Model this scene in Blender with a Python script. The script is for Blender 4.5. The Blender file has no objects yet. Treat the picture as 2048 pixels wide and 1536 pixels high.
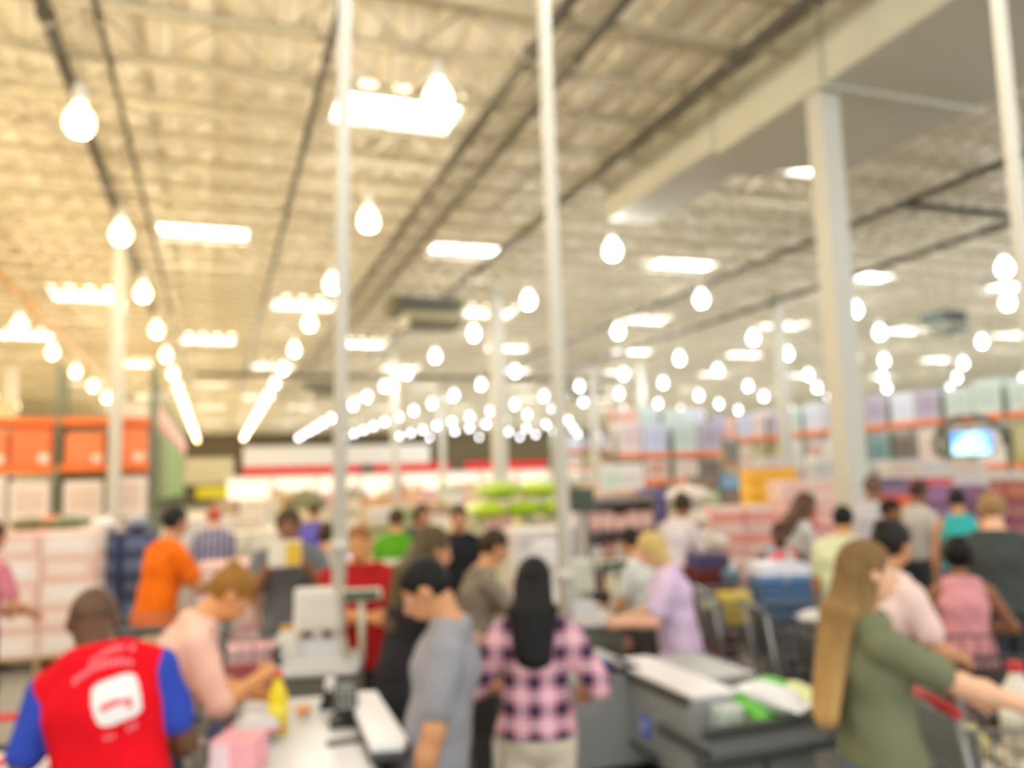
import bpy, bmesh, math, random
import numpy as np
from mathutils import Vector, Matrix
random.seed(7)
sc = bpy.context.scene
COL = sc.collection

# ------------------------------------------------------------------ camera, world, exposure
FPX = 1650.0                                    # focal length in pixels of the 2048 wide frame
EYE = Vector((0.0, 0.0, 1.95))
def _d(u, v): return Vector(((u - 1024) / FPX, -(v - 768) / FPX, -1.0))
_Y = _d(430, 975).normalized()                  # the aisles run towards this vanishing point
_Z = _d(430, 975).cross(_d(-570, 1005)).normalized()
if _Z.y < 0: _Z = -_Z
_X = _Y.cross(_Z)
ROT = Matrix((_X, _Y, _Z))                      # camera axes -> world axes
cam_d = bpy.data.cameras.new('camera'); cam = bpy.data.objects.new('camera', cam_d); COL.objects.link(cam)
cam.matrix_world = Matrix.Translation(EYE) @ ROT.to_4x4()
cam_d.sensor_width = 36.0; cam_d.lens = 36.0 * FPX / 2048.0
cam_d.clip_start = 0.05; cam_d.clip_end = 300
cam_d.dof.use_dof = True; cam_d.dof.focus_distance = 0.36; cam_d.dof.aperture_fstop = 5.6   # the photo is shot out of focus
sc.camera = cam
world = bpy.data.worlds.new('daylight'); sc.world = world; world.use_nodes = True
bg = world.node_tree.nodes['Background']; bg.inputs[0].default_value = (0.97, 0.98, 1.0, 1); bg.inputs[1].default_value = 0.7
sc.view_settings.view_transform = 'Standard'; sc.view_settings.look = 'None'
sc.view_settings.gamma = 1; sc.view_settings.use_curve_mapping = False
sc.view_settings.exposure = 1.1
sc.cycles.max_bounces = 6; sc.cycles.diffuse_bounces = 4; sc.cycles.glossy_bounces = 2
sc.cycles.transmission_bounces = 3; sc.cycles.transparent_max_bounces = 6
sc.cycles.sample_clamp_indirect = 4.0
sc.cycles.use_denoising = True
LAMP_WARM, LAMP_COOL = 95.0, 62.0               # power of a lamp, in watts, on the warm side and on the neutral side
GLOBE = 2.4                                     # how bright a lamp globe itself looks
SKYLIGHT = 2.6

def ray(u, v): return ROT @ _d(u, v)
def at_depth(u, v, D): return EYE + ray(u, v) * D
def on_z(u, v, z): r = ray(u, v); return EYE + r * ((z - EYE.z) / r.z)
def on_y(u, v, y): r = ray(u, v); return EYE + r * (y / r.y)

# ------------------------------------------------------------------ materials
def lin(c):
    f = lambda x: x / 12.92 if x <= 0.04045 else ((x + 0.055) / 1.055) ** 2.4
    return tuple(f(x / 255.0) for x in c[:3]) + (1.0,)
MATS = {}
def mat(key, col, rough=0.6, metal=0.0, var=0.08, scale=6.0, bump=0.0, stretch=(1, 1, 1), spec=0.4):
    k = (key, tuple(col), rough, metal, var, scale, bump, stretch)
    if k in MATS: return MATS[k]
    m = bpy.data.materials.new(key); m.use_nodes = True; nt = m.node_tree
    b = nt.nodes['Principled BSDF']; b.inputs['Roughness'].default_value = rough; b.inputs['Metallic'].default_value = metal
    b.inputs['Specular IOR Level'].default_value = spec
    tc = nt.nodes.new('ShaderNodeTexCoord'); mp = nt.nodes.new('ShaderNodeMapping'); mp.inputs['Scale'].default_value = stretch
    nz = nt.nodes.new('ShaderNodeTexNoise'); nz.inputs['Scale'].default_value = scale; nz.inputs['Detail'].default_value = 3
    nt.links.new(tc.outputs['Object'], mp.inputs[0]); nt.links.new(mp.outputs[0], nz.inputs['Vector'])
    mx = nt.nodes.new('ShaderNodeMix'); mx.data_type = 'RGBA'
    c = lin(col); mx.inputs[6].default_value = tuple(x * (1 - var) for x in c[:3]) + (1,); mx.inputs[7].default_value = tuple(min(1, x * (1 + var)) for x in c[:3]) + (1,)
    nt.links.new(nz.outputs['Fac'], mx.inputs[0]); nt.links.new(mx.outputs[2], b.inputs['Base Color'])
    if bump:
        bp = nt.nodes.new('ShaderNodeBump'); bp.inputs['Strength'].default_value = bump; bp.inputs['Distance'].default_value = 0.02
        nt.links.new(nz.outputs['Fac'], bp.inputs['Height']); nt.links.new(bp.outputs[0], b.inputs['Normal'])
    MATS[k] = m; return m
def glow(key, col, strength, sample=True):
    k = ('glow', key, tuple(col), strength)
    if k in MATS: return MATS[k]
    m = bpy.data.materials.new(key); m.use_nodes = True; nt = m.node_tree
    b = nt.nodes['Principled BSDF']; b.inputs['Base Color'].default_value = lin(col); b.inputs['Roughness'].default_value = 0.4
    b.inputs['Emission Color'].default_value = lin(col); b.inputs['Emission Strength'].default_value = strength
    if not sample: m.cycles.emission_sampling = 'NONE'
    MATS[k] = m; return m
def fabric(col, bump=0.35): return mat('fabric', col, 0.85, 0, 0.14, 9.0, bump, (1, 1, 0.6), 0.15)
def skin(col): return mat('skin', col, 0.5, 0, 0.07, 14.0, 0.0, (1, 1, 1), 0.35)
def hairm(col): return mat('hair', col, 0.55, 0, 0.45, 26.0, 0.5, (1, 1, 0.08), 0.2)
def card(col): return mat('cardboard', col, 0.75, 0, 0.07, 4.0, 0.0, (1, 1, 3), 0.2)
def paint(col, r=0.45): return mat('paint', col, r, 0, 0.05, 3.0)
def plastic(col, r=0.35): return mat('plastic', col, r, 0, 0.04, 5.0)
def metal(col, r=0.35): return mat('metal', col, r, 0.75, 0.08, 8.0)

# ------------------------------------------------------------------ mesh builder and object helpers
class MB:
    def __init__(s): s.v, s.f, s.m, s.sm = [], [], [], []
    def add(s, vs, fs, mi=0, smooth=False):
        o = len(s.v); s.v.extend(tuple(v) for v in vs)
        for f in fs: s.f.append(tuple(o + i for i in f)); s.m.append(mi); s.sm.append(smooth)
        return s
    def box(s, c, size, mi=0, rot=None, taper=1.0, bev=0.0):
        cx, cy, cz = c; x, y, z = (k / 2 for k in size); t = taper
        if bev > 0:
            b = min(bev, x * .9, y * .9, z * .9); ps = []
            for (sx, sy, zz) in ((x - b, y - b, -z), (x, y, -z + b), (x, y, z - b), (x - b, y - b, z)):
                r = b if sx == x else 0
                for (px, py) in ((-sx + r, -sy), (sx - r, -sy), (sx, -sy + r), (sx, sy - r), (sx - r, sy), (-sx + r, sy), (-sx, sy - r), (-sx, -sy + r)):
                    ps.append(Vector((px, py, zz)))
            fs = [tuple(range(7, -1, -1)), tuple(range(24, 32))] + [(r * 8 + i, r * 8 + (i + 1) % 8, r * 8 + 8 + (i + 1) % 8, r * 8 + 8 + i) for r in range(3) for i in range(8)]
        else:
            ps = [Vector(p) for p in ((-x, -y, -z), (x, -y, -z), (x, y, -z), (-x, y, -z), (-x * t, -y * t, z), (x * t, -y * t, z), (x * t, y * t, z), (-x * t, y * t, z))]
            fs = [(3, 2, 1, 0), (4, 5, 6, 7), (0, 1, 5, 4), (1, 2, 6, 5), (2, 3, 7, 6), (3, 0, 4, 7)]
        if rot is not None: ps = [rot @ p for p in ps]
        return s.add([(p.x + cx, p.y + cy, p.z + cz) for p in ps], fs, mi)
    def tube(s, pts, rad, n=8, mi=0, cap=True, smooth=True, flat=1.0):
        pts = [Vector(p) for p in pts]; rs = rad if isinstance(rad, (list, tuple)) else [rad] * len(pts)
        t0 = (pts[1] - pts[0]).normalized(); ref = Vector((0, 0, 1)) if abs(t0.z) < 0.9 else Vector((1, 0, 0))
        vs = []
        for i, p in enumerate(pts):
            t = (pts[min(i + 1, len(pts) - 1)] - pts[max(i - 1, 0)]).normalized()
            a = t.cross(ref).normalized(); b = t.cross(a)
            for k in range(n):
                w = 2 * math.pi * (k + .5) / n
                vs.append(p + a * math.cos(w) * rs[i] + b * math.sin(w) * rs[i] * flat)
        L = len(pts)
        fs = [(i * n + k, i * n + (k + 1) % n, (i + 1) * n + (k + 1) % n, (i + 1) * n + k) for i in range(L - 1) for k in range(n)]
        s.add(vs, fs, mi, smooth)
        if cap:
            o = len(s.v) - len(vs)
            s.f.append(tuple(o + k for k in range(n - 1, -1, -1))); s.m.append(mi); s.sm.append(False)
            s.f.append(tuple(o + (L - 1) * n + k for k in range(n))); s.m.append(mi); s.sm.append(False)
        return s
    def lathe(s, prof, n=12, mi=0, c=(0, 0, 0), smooth=True, sx=1.0, sy=1.0):
        vs = [(c[0] + r * sx * math.cos(2 * math.pi * k / n), c[1] + r * sy * math.sin(2 * math.pi * k / n), c[2] + z) for r, z in prof for k in range(n)]
        fs = [(i * n + k, i * n + (k + 1) % n, (i + 1) * n + (k + 1) % n, (i + 1) * n + k) for i in range(len(prof) - 1) for k in range(n)]
        fs.append(tuple(range(n - 1, -1, -1))); fs.append(tuple((len(prof) - 1) * n + k for k in range(n)))
        return s.add(vs, fs, mi, smooth)
    def prism(s, poly, z0, z1, mi=0):
        n = len(poly); vs = [(x, y, z0) for x, y in poly] + [(x, y, z1) for x, y in poly]
        return s.add(vs, [tuple(range(n - 1, -1, -1)), tuple(range(n, 2 * n))] + [(i, (i + 1) % n, n + (i + 1) % n, n + i) for i in range(n)], mi)
    def mesh(s, name, mats):
        me = bpy.data.meshes.new(name); me.from_pydata(s.v, [], s.f)
        for m in (mats if isinstance(mats, (list, tuple)) else [mats]): me.materials.append(m)
        me.polygons.foreach_set('material_index', s.m); me.polygons.foreach_set('use_smooth', s.sm); me.update()
        return me
    def obj(s, name, mats, parent=None, loc=None): return link(name, s.mesh(name, mats), parent, loc)
def link(name, data, parent=None, loc=None, rz=0.0):
    o = bpy.data.objects.new(name, data); COL.objects.link(o)
    if parent is not None: o.parent = parent
    if loc is not None: o.location = loc
    if rz: o.rotation_euler = (0, 0, rz)
    return o
def tag(o, label=None, cat=None, group=None, kind=None):
    for k, v in (('label', label), ('category', cat), ('group', group), ('kind', kind)):
        if v: o[k] = v
    return o
def thing(name, label, cat, loc=(0, 0, 0), rz=0.0, group=None):
    o = link(name, None, None, loc, rz); o.empty_display_size = 0.1
    return tag(o, label, cat, group)
CACHE = {}
def shared(key, fn):
    if key not in CACHE: CACHE[key] = fn()
    return CACHE[key]
ORD = 'first second third fourth fifth sixth seventh eighth ninth tenth eleventh twelfth thirteenth fourteenth fifteenth sixteenth seventeenth eighteenth nineteenth twentieth'.split()
def heading(deg): return -math.radians(deg)      # compass style: 0 looks away along the aisles, 90 to the right

# ------------------------------------------------------------------ the building
WHITE = paint((232, 228, 216)); CREAM = paint((204, 202, 190)); STEEL = paint((198, 188, 158), 0.5)
DARKPIPE = paint((92, 86, 70), 0.5); ORANGE = paint((250, 126, 50), 0.45); GREY = paint((128, 130, 126)); DGREY = paint((70, 72, 70))
BLACK = plastic((28, 28, 28)); RACKGREEN = paint((112, 124, 98))
X0, X1, YB, YE, DECK = -16.0, 62.0, -9.0, 101.0, 8.9
fl = MB(); fl.box(((X0 + X1) / 2, (YB + YE) / 2, -0.06), (X1 - X0, YE - YB, 0.12))
floor = tag(fl.obj('floor', mat('polished concrete', (150, 148, 138), 0.32, 0, 0.12, 1.2)), kind='structure')
dk = MB(); xs = np.arange(X0, X1, 0.6)
for x in xs:                                     # fluted roof deck, flutes running down the aisles
    dk.box((x + 0.15, (YB + YE) / 2, DECK), (0.30, YE - YB, 0.10), 0, None)
    dk.box((x + 0.45, (YB + YE) / 2, DECK + 0.06), (0.30, YE - YB, 0.02), 0, None)
ceiling = tag(dk.obj('ceiling', paint((242, 234, 214), 0.6)), kind='structure')
def joist_mesh(x0, x1):
    b = MB(); L = x1 - x0; c = (x0 + x1) / 2
    for s in (-0.035, 0.035): b.box((c, s, 8.02), (L, 0.05, 0.055)); b.box((c, s, 8.80), (L, 0.05, 0.055))
    return b.mesh('chords', STEEL)
def web_mesh(dx):
    b = MB(); b.tube([(0, 0, 8.04 if dx > 0 else 8.78), (abs(dx), 0, 8.78 if dx > 0 else 8.04)], 0.022, 6); return b.mesh('web', STEEL)
PAN = 0.85; JX0, JX1 = -15.3, 58.7
chords = joist_mesh(JX0, JX1); wu, wd = web_mesh(PAN), web_mesh(-PAN)
fullweb = MB(); n = int((JX1 - JX0) / PAN)
for i in range(n):
    x = JX0 + i * PAN; fullweb.tube([(x, 0, 8.04 if i % 2 else 8.78), (x + PAN, 0, 8.78 if i % 2 else 8.04)], 0.022, 4, 0, False)
    if i % 2 == 0: fullweb.tube([(x + PAN, 0, 8.04), (x + PAN, 0, 8.78)], 0.012, 4, 0, False)
fullweb = fullweb.mesh('webs', STEEL)
for k in range(66):
    y = 5.05 + 1.45 * k
    j = link('steel_joist', chords, ceiling, (0, y, 0))
    near = 1 < k < 9
    if not near: link('joist_web', fullweb, j)
    else:
        lo, hi = int((max(-6, -0.5 * y) - JX0) / PAN), int((min(20, 1.35 * y) - JX0) / PAN)
        for i in range(lo, hi):
            link('web_member', wu if i % 2 else wd, j, (JX0 + i * PAN, 0, 0))
            if i % 2 == 0:
                link('web_strut', shared('strut', lambda: MB().tube([(0, 0, 8.04), (0, 0, 8.78)], 0.012, 5).mesh('strut', STEEL)), j, (JX0 + i * PAN + PAN, 0, 0))
w = MB(); w.box((X0 - 0.1, (YB + YE) / 2, 4.5), (0.2, YE - YB, 9.2)); tag(w.obj('wall_left', paint((224, 208, 168))), kind='structure')
w = MB(); w.box((X1 + 0.1, (YB + YE) / 2, 4.5), (0.2, YE - YB, 9.2)); tag(w.obj('wall_right', paint((214, 210, 200))), kind='structure')
w = MB(); w.box(((X0 + X1) / 2, YE + 0.1, 4.5), (X1 - X0, 0.2, 9.2)); wall_back = tag(w.obj('wall_back', paint((104, 92, 62), 0.7)), kind='structure')
w = MB(); w.box((14.0, YE - 0.6, 5.35), (22.0, 1.0, 2.3)); w.obj('fascia_panel', WHITE, wall_back)
w = MB(); w.box((-3.0, YE - 0.5, 3.8), (10.0, 0.8, 3.0)); w.obj('fascia_panel', paint((206, 196, 160)), wall_back)
RED = paint((225, 40, 36), 0.5)
st = MB()
for x0, x1 in ((3, 16.5), (18.0, 27.5), (29.5, 40.5), (41.5, 55)): st.box(((x0 + x1) / 2, YE - 1.15, 3.65), (x1 - x0, 0.1, 1.05))
tag(st.obj('trim_1', RED), kind='structure')

# refrigerated cases with lit glass doors along the back wall
CASEGLOW = glow('lit case interior', (255, 240, 218), 0.36, False)
def case_mesh():
    b = MB(); b.box((0, 0.4, 0.1), (4.9, 1.0, 0.2), 0); b.box((0, 0.4, 2.95), (4.9, 1.0, 0.3), 0)
    for sx in (-2.4, 2.4): b.box((sx, 0.4, 1.5), (0.1, 1.0, 2.6), 0)
    b.box((0, 0.85, 1.5), (4.7, 0.05, 2.6), 1); return b.mesh('case_body', [WHITE, CASEGLOW])
for i in range(11):
    x = 3.6 + 5.0 * i
    c = thing('refrigerated_case', 'lit white refrigerated case along the far back wall, %s from its left end' % ORD[i], 'display case', (x, YE - 2.6, 0), 0, 'refrigerated cases along the back wall')
    link('case_body', shared('case', case_mesh), c)
    for d in range(4):
        fr = link('case_door', shared('casedoor', lambda: MB().box((-0.56, 0, 1.5), (0.05, 0.05, 2.5)).box((0.56, 0, 1.5), (0.05, 0.05, 2.5)).box((0, 0, 0.28), (1.1, 0.05, 0.06)).box((0, 0, 2.72), (1.1, 0.05, 0.06)).mesh('door', paint((210, 208, 200)))), c, (-1.77 + 1.18 * d, -0.12, 0))

# columns
def column(px, D, w, label, ztop=8.7):
    p = at_depth(px[0], px[1], D)
    t = thing('support_column', label, 'column', (p.x, p.y, 0), 0)
    MB().box((0, 0, ztop / 2), (w, w, ztop), 0, None, 1, 0.02).obj('shaft', CREAM, t)
    MB().box((0, 0, 0.015), (w + 0.2, w + 0.2, 0.03)).obj('base_plate', STEEL, t)
    MB().box((0, 0, ztop - 0.25), (w + 0.16, w + 0.1, 0.12)).obj('cap_plate', STEEL, t)
    MB().box((0, 0, 0.6), (w + 0.03, w + 0.03, 1.1), 0, None, 1, 0.02).obj('bumper_sleeve', paint((206, 200, 182)), t)
    return p
column((1702, 960), 11.4, 0.34, 'thick cream steel column rising beside the big air duct, at the right of the checkout', 8.02)
column((228, 980), 18.5, 0.26, 'pale column standing before the tall orange storage rack')
column((1000, 930), 27, 0.42, 'wide cream column in the middle distance behind the lime green bedding')
column((790, 900), 40, 0.30, 'slim far column above the person in green')
column((885, 905), 58, 0.36, 'slender far column just left of the wide cream column')
column((1190, 880), 45, 0.34, 'far column just right of the tall checkout light pole')
column((1285, 870), 47, 0.40, 'far column at the end of the dark opening beside the right racks')
column((1570, 860), 30, 0.36, 'pale column rising out of the racks behind the yellow cartons')
column((22, 760), 40, 0.5, 'far column rising behind the orange rack at the edge')

# sprinkler mains and conduits under the roof
def pipe(label, pts, r, m, hang=True):
    t = thing('sprinkler_pipe', label, 'pipe', pts[0])
    o = Vector(pts[0]); q = [Vector(p) - o for p in pts]
    MB().tube(q, r, 10).obj('pipe_run', m, t)
    L = (q[-1] - q[0]).length; cp, hg = MB(), MB(); n = int(L / 5.8)
    for i in range(1, n):
        p = q[0].lerp(q[-1], i / n) if len(q) == 2 else q[0].lerp(q[1], i / n); d = (q[1] - q[0]).normalized()
        link('coupling', shared(('cp', round(r, 3), m.name), lambda: MB().tube([(0, -0.09, 0), (0, 0.09, 0)], r * 1.35, 10).mesh('coupling', m)), t, p, math.atan2(-d.x, d.y))
        link('hanger_rod', shared(('hr', round(o.z, 2)), lambda: MB().tube([(0, 0, 0), (0, 0, DECK - 0.05 - o.z)], 0.012, 6).mesh('rod', STEEL)), t, p)
pipe('thick dark sprinkler pipe running down the roof over the orange rack', [(-2.06, 5, 7.9), (-2.04, 60, 7.9)], 0.085, DARKPIPE)
pipe('thin dark pipe beside the thick one over the orange rack', [(-1.46, 5, 7.95), (-1.46, 60, 7.95)], 0.04, DARKPIPE)
pipe('dark sprinkler pipe passing behind the first tall checkout pole', [(1.42, 5, 7.9), (1.42, 55, 7.9)], 0.055, DARKPIPE)
pipe('thick dark pipe passing left of the second checkout pole', [(4.15, 4, 7.9), (4.0, 60, 7.9)], 0.09, DARKPIPE)
pipe('dark roof pipe passing right of the second checkout pole, twin of the thick one', [(4.82, 4, 7.9), (4.82, 60, 7.9)], 0.07, DARKPIPE)
pipe('dark roof pipe nearest to the big air duct', [(7.05, 3.5, 7.9), (6.98, 40, 7.9)], 0.085, DARKPIPE)
pipe('grey pipe under the roof beyond the thick cream column', [(14.7, 8, 7.9), (14.6, 45, 7.9)], 0.08, DARKPIPE)
pipe('grey pipe under the roof above the two lamps at the edge', [(18.6, 9, 7.9), (18.6, 45, 7.9)], 0.09, DARKPIPE)
pipe('short dark cross pipe meeting the grey pipe at a corner', [(14.5, 13.9, 7.82), (24.0, 13.9, 7.82)], 0.08, paint((70, 72, 70)))
pipe('warm brown pipe above the orange rack at the edge', [(-5.6, 12, 7.9), (-5.6, 60, 7.9)], 0.07, paint((190, 140, 70)))

# big rectangular air duct
dt = thing('air_duct', 'large cream rectangular air duct hung under the roof beside the thick cream column', 'air duct', (9.45, 3.5, 7.35))
DUCT = paint((202, 200, 182), 0.55)
for i in range(3):
    MB().box((0, 1.35 + 2.7 * i, 0.55), (2.9, 2.66, 1.1), 0, None, 1, 0.03).obj('duct_section', DUCT, dt)
    MB().box((0, 2.7 * i, 0.55), (3.0, 0.06, 1.2)).obj('flange', paint((200, 198, 178)), dt)
MB().prism([(-1.45, 8.1), (1.45, 8.1), (-0.25, 9.1), (-1.45, 9.1)], .12, 1.05).obj('reducer', DUCT, dt)
MB().box((-.85, 10.7, 0.6), (1.2, 3.2, .9), 0, None, 1, 0.03).obj('duct_section', DUCT, dt)
for y in (1.0, 5.0, 7.8):
    for x in (-1.4, 1.4): MB().tube([(x, y, 1.1), (x, y, 1.5)], 0.015, 6).obj('hanger_rod', STEEL, dt)

# roof skylights
SKY = glow('skylight diffuser', (255, 253, 248), SKYLIGHT)
def skylight(x, y, w=2.3, d=1.35, label=None):
    t = thing('skylight', label, 'skylight', (x, y, DECK - 0.06), 0, 'skylights in the roof')
    link('diffuser', shared(('sky', w, d), lambda: MB().box((0, 0, -0.01), (w, d, 0.03)).mesh('diffuser', SKY)), t)
    link('frame', shared(('skyf', w, d), lambda: MB().box((-w / 2, 0, -0.03), (0.08, d + 0.16, 0.12)).box((w / 2, 0, -0.03), (0.08, d + 0.16, 0.12)).box((0, -d / 2, -0.03), (w, 0.08, 0.12)).box((0, d / 2, -0.03), (w, 0.08, 0.12)).mesh('frame', WHITE)), t)
named_sky = {(0, 0): 'largest bright skylight, overlapped by a glowing lamp beside the first checkout pole', (1, 0): 'bluish white skylight showing just below the end of the big air duct'}
for r in range(11):
    y = 14.475 + 8.7 * r if r else 14.475; ns = 0
    if y > 97: continue
    for c in range(-1, 7):
        x = (3.1 if r % 2 == 0 else -0.35) + (9.0 if r == 0 else 7.4) * c
        if not -14 < x < 58 or (r == 0 and c > 1) or abs(x - 9) < 1.8 and r == 0: continue
        if y > 62 and abs(x) > 40: continue
        ns += 1
        skylight(x + (0.3 if abs(x + 0.35) < .1 and 0 else 0), y, 2.3, 1.35, named_sky.get((c, r)) if r == 0 and (c, r) in named_sky else 'bright roof skylight, %s from the left in the %s row of skylights' % (ORD[ns - 1], ORD[r]))

# hanging lamps
WARMC, COOLC = (255, 230, 186), (246, 250, 255)
def lamp_light(side):
    l = bpy.data.lights.new('lamp_light', 'POINT'); l.energy = LAMP_WARM * (1 - side) + LAMP_COOL * side; l.shadow_soft_size = 0.12
    l.color = lin(tuple(a * (1 - side) + b * side for a, b in zip(WARMC, COOLC)))[:3]; return l
def lamp_meshes(side):
    colr = tuple(int(a * (1 - side) + b * side) for a, b in zip(WARMC, COOLC))
    g = MB().lathe([(0.02, -0.2), (0.12, -0.185), (0.19, -0.1), (0.2, 0.0), (0.17, 0.1), (0.1, 0.2), (0.075, 0.27)], 10)
    h = MB().lathe([(0.075, 0.27), (0.09, 0.28), (0.09, 0.5), (0.05, 0.55), (0.02, 0.56)], 8)
    s = MB().tube([(0, 0, 0.55), (0, 0, 1.87)], 0.014, 5)
    return g.mesh('globe', glow('lamp globe', colr, GLOBE)), h.mesh('housing', WHITE), s.mesh('stem', STEEL)
LX = [(-11.2, 12.2), (-5.7, 12.2), (-1.84, 12.4), (2.8, 10.35), (8.55, 11.15), (13.6, 9.9), (19.6, 10.2), (23.9, 8.2), (30.4, 9.3), (35.8, 9.6), (41.2, 9.4), (46.8, 9.6), (52.4, 9.4)]
NAMED = {(2, 0): 'large glowing lamp nearest the edge above the orange rack', (2, 1): 'glowing lamp under the thick dark pipe, second in the row over the orange rack',
         (3, 0): 'largest glowing lamp, hanging in front of the big skylight', (3, 1): 'glowing lamp just right of the first tall checkout pole',
         (3, 2): 'glowing lamp touching the left side of the first tall checkout pole', (4, 1): 'glowing lamp hanging right of the second tall checkout pole',
         (4, 2): 'glowing lamp touching the left side of the second tall checkout pole', (5, 2): 'glowing lamp left of the thick cream column, level with its lower third',
         (6, 1): 'glowing lamp at the edge beside the third tall pole', (6, 2): 'glowing lamp just right of the thick cream column'}
for ci, (x, y0) in enumerate(LX):
    rows = [y0 - 5.45 * k for k in (1, 2, 3, 4) if y0 - 5.45 * k > -8] + [y0 + 5.45 * k for k in range(17) if y0 + 5.45 * k < 97]
    for y in rows:
        k = round((y - y0) / 5.45)
        if x > 36 and y < 12 or x == 8.55 and 2 < y < 16 or x == 13.6 and 9 < y < 20: continue
        if x == 23.9 and y < 18: continue
        if x < -8 and y > 60: continue
        lab = NAMED.get((ci, k))
        if k < 0: lab = 'glowing lamp overhead, %s before the start of the %s lamp row from the left wall' % (ORD[-k - 1], ORD[ci])
        t = thing('pendant_lamp', lab or 'glowing pendant lamp, %s along the %s lamp row from the left wall' % (ORD[k], ORD[ci]), 'lamp', (x, y, 7.1), 0, 'hanging lamps')
        side = round(min(1.0, max(0.0, (x + 1.0) / 11.0, 0.9 if y < 9 else 0)), 2)       # the lamps over the tills are the neutral ones
        gm, hm, sm = shared(('lamp', side), lambda: lamp_meshes(side))
        link('globe', gm, t); link('lamp_light', shared(('light', side), lambda: lamp_light(side)), t, (0, 0, -0.34))
        if y < 62: link('housing', hm, t)
        link('stem', sm, t)

# hanging heater units
def unit(p, w, d, h, label, m):
    t = thing('hanging_air_unit', label, 'air unit', p)
    MB().box((0, 0, 0.25 * h), (w, d, 0.5 * h), 0, None, 1, 0.05).obj('housing', m, t)
    MB().box((0.12 * w, -0.1, -0.12 * h), (w * 0.78, d * 0.8, 0.22 * h), 0, None, 1.05).obj('diffuser_skirt', paint((150, 142, 110)), t)
    MB().box((0.12 * w, -0.1, -0.34 * h), (w * 0.72, d * 0.7, 0.22 * h), 0, None, 1.08).obj('outlet_box', m, t)
    for sx in (-1, 1): MB().tube([(sx * w * .4, 0, 0.5 * h), (sx * w * .4, 0, DECK - p[2])], 0.02, 6).obj('hanger_rod', STEEL, t)
    MB().box((0, -d * .51, 0.26 * h), (w * .7, 0.03, 0.3 * h)).obj('grille', DGREY, t)
unit((6.2, 25.4, 7.22), 2.3, 1.4, 0.95, 'dark grey hanging air unit under the roof between the two tall checkout poles', paint((96, 92, 62)))
unit((26.2, 23.7, 7.35), 1.2, 1.2, 0.8, 'small dark grey green air unit hanging among lamps right of the thick cream column', paint((96, 108, 100)))
unit((5.4, 46.6, 7.1), 1.7, 1.2, 0.8, 'small far air unit just left of the first checkout pole', paint((96, 88, 56)))
unit((21.3, 46.6, 7.1), 2.6, 1.3, 0.7, 'far wide air unit hanging in the lamp rows right of the second checkout pole', paint((96, 92, 66)))
pl = MB().tube([(0, 0, 0), (24, 0, 0)], 0.12, 8).obj('cross_pipe', DARKPIPE, None, (-1.0, 45.0, 7.75)); tag(pl, 'dark far cross pipe running across the roof below the skylights', 'pipe')

# ------------------------------------------------------------------ people: one smooth skin grown from a signed distance field
def nrm(v): v = np.asarray(v, float); return v / max(1e-9, np.linalg.norm(v))
class Field:
    def __init__(s): s.p = []
    def cap(s, a, b, ra, rb): s.p.append(('c', np.array(a, float), np.array(b, float), ra, rb)); return s
    def ell(s, c, r, R=None): s.p.append(('e', np.array(c, float), np.array(r, float), np.eye(3) if R is None else R)); return s
    def loft(s, a, b, X, wa, wb, flat=False): s.p.append(('l', np.array(a, float), np.array(b, float), np.array(X, float), wa, wb, flat)); return s
    def bounds(s):
        lo, hi = np.full(3, 9.0), np.full(3, -9.0)
        for q in s.p:
            if q[0] == 'e': r = max(q[2]); l, h = q[1] - r, q[1] + r
            else:
                r = max(q[3], q[4]) if q[0] == 'c' else max(q[4] + q[5]); l, h = np.minimum(q[1], q[2]) - r, np.maximum(q[1], q[2]) + r
            lo, hi = np.minimum(lo, l), np.maximum(hi, h)
        return lo, hi
def dist(q, P):
    if q[0] == 'c':
        a, b = q[1], q[2]; ab = b - a; t = np.clip(((P - a) @ ab) / (ab @ ab), 0, 1)
        return np.linalg.norm(P - a - t[..., None] * ab, axis=-1) - (q[3] + (q[4] - q[3]) * t)
    if q[0] == 'e':
        L = (P - q[1]) @ q[3]
        k0 = np.linalg.norm(L / q[2], axis=-1); k1 = np.linalg.norm(L / (q[2] ** 2), axis=-1) + 1e-6
        return k0 * (k0 - 1) / k1
    a, b, X, wa, wb, flat = q[1:]; ab = b - a; ln = np.linalg.norm(ab); ax = ab / ln
    X = nrm(X - ax * (X @ ax)); Y = np.cross(ax, X); d = P - a; t = d @ ax; tc = np.clip(t / ln, 0, 1)
    w = wa[0] + (wb[0] - wa[0]) * tc; e = wa[1] + (wb[1] - wa[1]) * tc; u = (d @ X) / w; v = (d @ Y) / e
    over = t - tc * ln
    if flat:
        k = np.sqrt(u * u + v * v); return np.maximum((k - 1) * np.minimum(w, e), np.maximum(-t, t - ln))
    m = np.minimum(w, e); k = np.sqrt(u * u + v * v + (over / m) ** 2); return (k - 1) * m
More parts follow.
